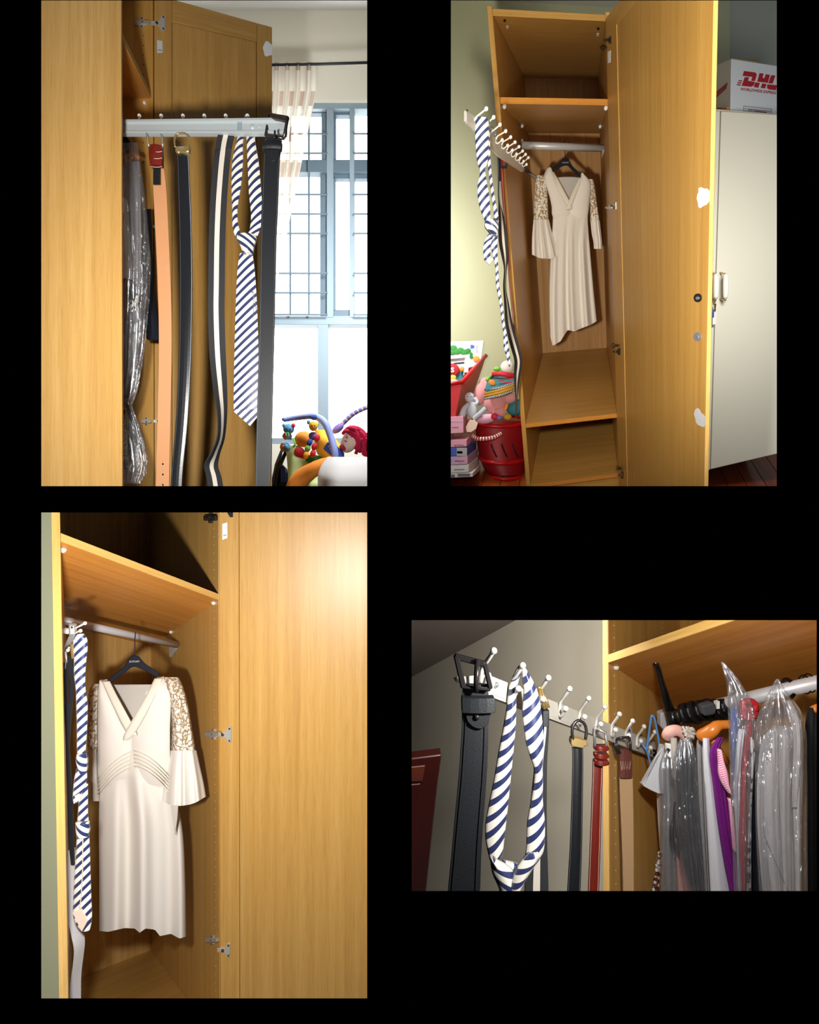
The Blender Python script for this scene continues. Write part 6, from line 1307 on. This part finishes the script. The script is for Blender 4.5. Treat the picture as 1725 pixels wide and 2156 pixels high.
MB().loft([(1388, 1410, 1566, 1.15, .01, .003, 2, 0), (1382, 1420, 1600, 1.15, .02, .006, 2, 0), (1384, 1428, 1700, 1.16, .025, .008, 3, .4), (1390, 1430, 1800, 1.17, .025, .008, 3, .8), (1392, 1436, 1890, 1.18, .025, .008, 3, 1)], 40, 6).build('body', 'cloth_silver', bl_, smooth=True)
sc_ = thing('scarf', 'dusty pink and grey scarf bundled on the hanger top', 'scarf')
MB().tube(pxl(cr([(1405, 1550, 1.10), (1410, 1541, 1.09), (1424, 1538, 1.09), (1436, 1543, 1.09), (1444, 1552, 1.09)], 4)), .011, 10).build('fold', 'cloth_pink', sc_, smooth=True)
random.seed(5)
for i in range(14): MB().tube(pxl(cr([(1444 + random.uniform(-6, 14), 1530 + random.uniform(-2, 18), 1.07), (1452 + random.uniform(-8, 12), 1540 + random.uniform(-8, 12), 1.06), (1450 + random.uniform(-8, 14), 1550 + random.uniform(-8, 8), 1.07)], 3)), .0025, 5).build('knot_strand', 'dress_inner', sc_, smooth=True)
m = MB(); m.ribbon([(1407, 1566, 1.09, 5), (1410, 1592, 1.09, 5)], .008, 2); m.build('sequin_band', 'print_bw', sc_)
MB().ribbon([(1417, 1552, 1.09, 7), (1420, 1575, 1.085, 6), (1422, 1640, 1.085, 5)], .008, 3, .004).build('tail', 'dress_inner', sc_, smooth=True)
gar('tunic', 'dark charcoal garment under crinkled clear plastic', 'cloth_charcoal', [(1426, 1456, 1562), (1424, 1472, 1600), (1424, 1478, 1680), (1430, 1484, 1760), (1444, 1490, 1830), (1462, 1496, 1890)], 1.08, .025, .006)
gar('jumper', 'mid grey garment between charcoal and white trousers', 'cloth_grey', [(1468, 1480, 1558), (1466, 1483, 1600), (1470, 1488, 1700), (1478, 1492, 1800), (1484, 1497, 1890)], 1.06, .02, .003)
gar('trousers', 'plain white trousers hanging beneath the orange hanger end', 'cloth_white', [(1480, 1494, 1554), (1481, 1498, 1600), (1486, 1512, 1690), (1491, 1526, 1780), (1497, 1541, 1890)], 1.0, .012, .0006, 2)
gar('purple_dress', 'bright purple garment hanging next to white trousers', 'cloth_purple', [(1511, 1525, 1552), (1494, 1516, 1585), (1501, 1528, 1650), (1512, 1541, 1740), (1525, 1555, 1820), (1538, 1566, 1890)], .985, .016, .003)
gh = thing('gingham_shirt', 'pink gingham shirt collar beside the purple garment', 'garment')
MB().ribbon([(1513, 1576, .965, 4), (1517, 1600, .962, 6), (1522, 1625, .96, 9), (1527, 1648, .96, 7), (1535, 1668, .96, 3)], .006, 4, .006).build('collar', 'gingham', gh, smooth=True)
MB().ribbon([(1535, 1680, .97, 2.5), (1541, 1730, .975, 3.5), (1546, 1790, .98, 3)], .006, 3, .003).build('placket', 'gingham', gh, smooth=True)
gar('blue_shirt', 'blue and white garment inside plastic left of the red one', 'cloth_blue', [(1540, 1556, 1490), (1538, 1556, 1540), (1540, 1552, 1600), (1541, 1554, 1660), (1544, 1556, 1700)], .97, .012, .002)
gar('knit_top', 'white knitted garment edge left of the red cloth', 'cloth_white', [(1556, 1570, 1535), (1550, 1566, 1570), (1546, 1562, 1620), (1543, 1560, 1665), (1548, 1558, 1720), (1552, 1560, 1800), (1556, 1562, 1880)], .955, .01, .002)
rd_ = thing('red_garment', 'deep red garment folded over its hanger inside plastic', 'garment')
MB().loft([(1572, 1586, 1510, .95, .008, .002, 2, 0), (1570, 1588, 1540, .95, .012, .002, 2, 0), (1563, 1580, 1590, .95, .012, .003, 2, .3), (1558, 1574, 1680, .95, .012, .003, 2, .3), (1556, 1573, 1760, .95, .012, .003, 2, .3), (1559, 1573, 1840, .95, .01, .002, 2, .5), (1563, 1571, 1890, .95, .008, .002, 2, .5)], 32, 6).build('body', 'cloth_red', rd_, smooth=True)
for q in ([(1563, 1482), (1576, 1476), (1590, 1482), (1588, 1496)], [(1564, 1490), (1578, 1494), (1590, 1500), (1584, 1510)], [(1565, 1505), (1575, 1512), (1586, 1506)], [(1566, 1482), (1564, 1498), (1568, 1512)]):
    MB().tube(pxl([(u, v, .94) for u, v in cr(q, 3)]), .0055, 8).build('fold', 'cloth_red', rd_, smooth=True)
gar('olive_top', 'olive grey garment sliver right of the red cloth', 'cloth_olive', [(1576, 1588, 1590), (1573, 1590, 1640), (1578, 1587, 1675)], .955, .01, .002)
gar('print_top', 'white garment with dark print beside the red cloth', 'print_bw', [(1580, 1586, 1552), (1580, 1590, 1580), (1582, 1588, 1620), (1578, 1584, 1690), (1575, 1582, 1760), (1571, 1583, 1820), (1570, 1584, 1890)], .94, .006, .001)
gar('dark_gap', 'dark filler for the gap between printed top and grey suit', 'cloth_navy', [(1584, 1600, 1580), (1582, 1604, 1680), (1580, 1612, 1790), (1582, 1618, 1890)], .96, .012, .002)  # dark body put in for the black gap between garments
su = thing('grey_suit', 'large light grey suit under shiny clear plastic at the right', 'garment')
MB().loft([(1628, 1660, 1528, .92, .01, .002, 2, 0), (1606, 1690, 1556, .92, .025, .004, 3, 0), (1598, 1696, 1600, .92, .03, .007, 3, .2), (1594, 1698, 1680, .92, .035, .009, 3.4, .4), (1598, 1698, 1780, .92, .035, .009, 3.4, .5), (1608, 1699, 1890, .92, .035, .009, 3.4, .6)], 72, 6).build('jacket', 'cloth_silver', su, smooth=True)
MB().loft([(1655, 1672, 1475, .9, .01, .003, 2, 0), (1662, 1690, 1505, .9, .015, .004, 2, 0), (1672, 1694, 1560, .9, .018, .005, 2, .3), (1668, 1692, 1640, .9, .015, .005, 2, .6), (1664, 1688, 1700, .9, .012, .004, 2, .9)], 40, 6).build('sleeve', 'cloth_silver', su, smooth=True)
for a, b in (((1632, 1540), (1646, 1890)), ((1660, 1560), (1668, 1890)), ((1610, 1760), (1664, 1885))):
    MB().tube([px(a[0] + (b[0] - a[0]) * t / 6, a[1] + (b[1] - a[1]) * t / 6, .878 + .002 * math.sin(t)) for t in range(7)], .0008, 4).build('seam', 'cloth_grey', su)
gar('dark_coat', 'black coat at the far right edge behind the suit', 'cloth_black', [(1700, 1740, 1490), (1694, 1750, 1560), (1696, 1752, 1700), (1698, 1754, 1890)], .93, .03, .005)
tag(MB().tube(pxl(cr([(1712, 1495, .9), (1722, 1490, .9), (1740, 1484, .9)], 3)), .006, 10).build('hanger', 'hanger_wood', smooth=True), 'tip of a brown wooden hanger at the far right', 'hanger')
for i, (u, v) in enumerate(((1660, 1449), (1695, 1441), (1705, 1438))):
    c = F4.on(u, v, 1, .27)
    MB().tube([c + Vector((0, .016 * math.cos(t), .016 * math.sin(t))) for t in [2 * math.pi * k / 16 for k in range(17)]], .004 if i == 0 else .0015, 6, False).build('hanger_ring', 'plastic_black', w4, smooth=True)
nk = thing('bead_necklace', 'brown and white bead strands hanging low under the blouse', 'necklace')
random.seed(11)
for i in range(70):
    t = i / 70; v = 1790 + t * 90
    MB().ball(px(1391 - 10 * t + random.uniform(-6, 6) * min(1, .3 + t), v, 1.12 + random.uniform(-.008, .008)), .0034, None, None, 7, 5).build('bead', ('leather_brown', 'cloth_silver', 'canvas_tan', 'leather_brown')[i % 4], nk, smooth=True)
tag(MB().ribbon([(1424, 1690, 1.10, 3), (1424, 1720, 1.10, 6), (1420, 1760, 1.10, 8), (1427, 1796, 1.1, 3)], .008, 3, .004).build('black_tip', 'cloth_black', smooth=True), 'small black garment tip between blouse and charcoal garment', 'garment')
tag(MB().loft([(1424, 1434, 1790, 1.12, .008, .002, 2, 0), (1424, 1446, 1830, 1.12, .015, .003, 2, 0), (1426, 1462, 1890, 1.12, .02, .003, 2, 0)], 32, 5).build('slip', 'cloth_pink', smooth=True), 'peach pink garment hem low beside the charcoal garment', 'garment')
def bag4(lab, rows, d, th): return film_bag(lab, [(a, b, v, d, th * (.4 if i == 0 else 1), .012, 5, i * .7) for i, (a, b, v) in enumerate(rows)])
bag4('clear plastic cover over the white blouse and beads', [(1400, 1416, 1580), (1388, 1428, 1620), (1392, 1430, 1700), (1390, 1432, 1780), (1388, 1446, 1886)], 1.10, .03)
bag4('crinkled clear plastic cover over the charcoal garment', [(1432, 1456, 1556), (1418, 1468, 1600), (1420, 1474, 1690), (1428, 1480, 1780), (1446, 1488, 1886)], 1.055, .03)
bag4('clear plastic cover peaked up to the shelf over red garment', [(1518, 1524, 1394), (1530, 1562, 1440), (1533, 1590, 1500), (1536, 1588, 1580), (1540, 1584, 1700), (1546, 1582, 1880)], .925, .02)
bag4('large clear plastic cover over the light grey suit', [(1634, 1640, 1430), (1612, 1666, 1470), (1590, 1696, 1530), (1590, 1700, 1620), (1592, 1701, 1750), (1600, 1702, 1886)], .865, .035)


# ------------------------------------------------------------------ origins: every mesh at its own base, every thing at the base of its parts
def finish():
    obs = [o for o in COL.objects if o.type in ('MESH', 'EMPTY')]
    box = {}
    for o in obs:
        if o.type == 'MESH' and len(o.data.vertices):
            xs = [v.co for v in o.data.vertices]
            box[o] = (Vector((min(p[i] for p in xs) for i in range(3))), Vector((max(p[i] for p in xs) for i in range(3))))
    def full(o):
        bs = [box[o]] if o in box else []
        for c in o.children: bs += [b for b in [full(c)] if b]
        if not bs: return None
        return (Vector((min(b[0][i] for b in bs) for i in range(3))), Vector((max(b[1][i] for b in bs) for i in range(3))))
    origin = {}
    for o in obs:
        b = full(o) if (o.type == 'EMPTY' or o not in box) else box[o]
        origin[o] = Vector(((b[0].x + b[1].x) / 2, (b[0].y + b[1].y) / 2, b[0].z)) if b else Vector((0, 0, 0))
    for o in obs:
        if o.type == 'MESH': o.data.transform(Matrix.Translation(-origin[o]))
        o.location = origin[o] - (origin[o.parent] if o.parent else Vector((0, 0, 0)))
finish()
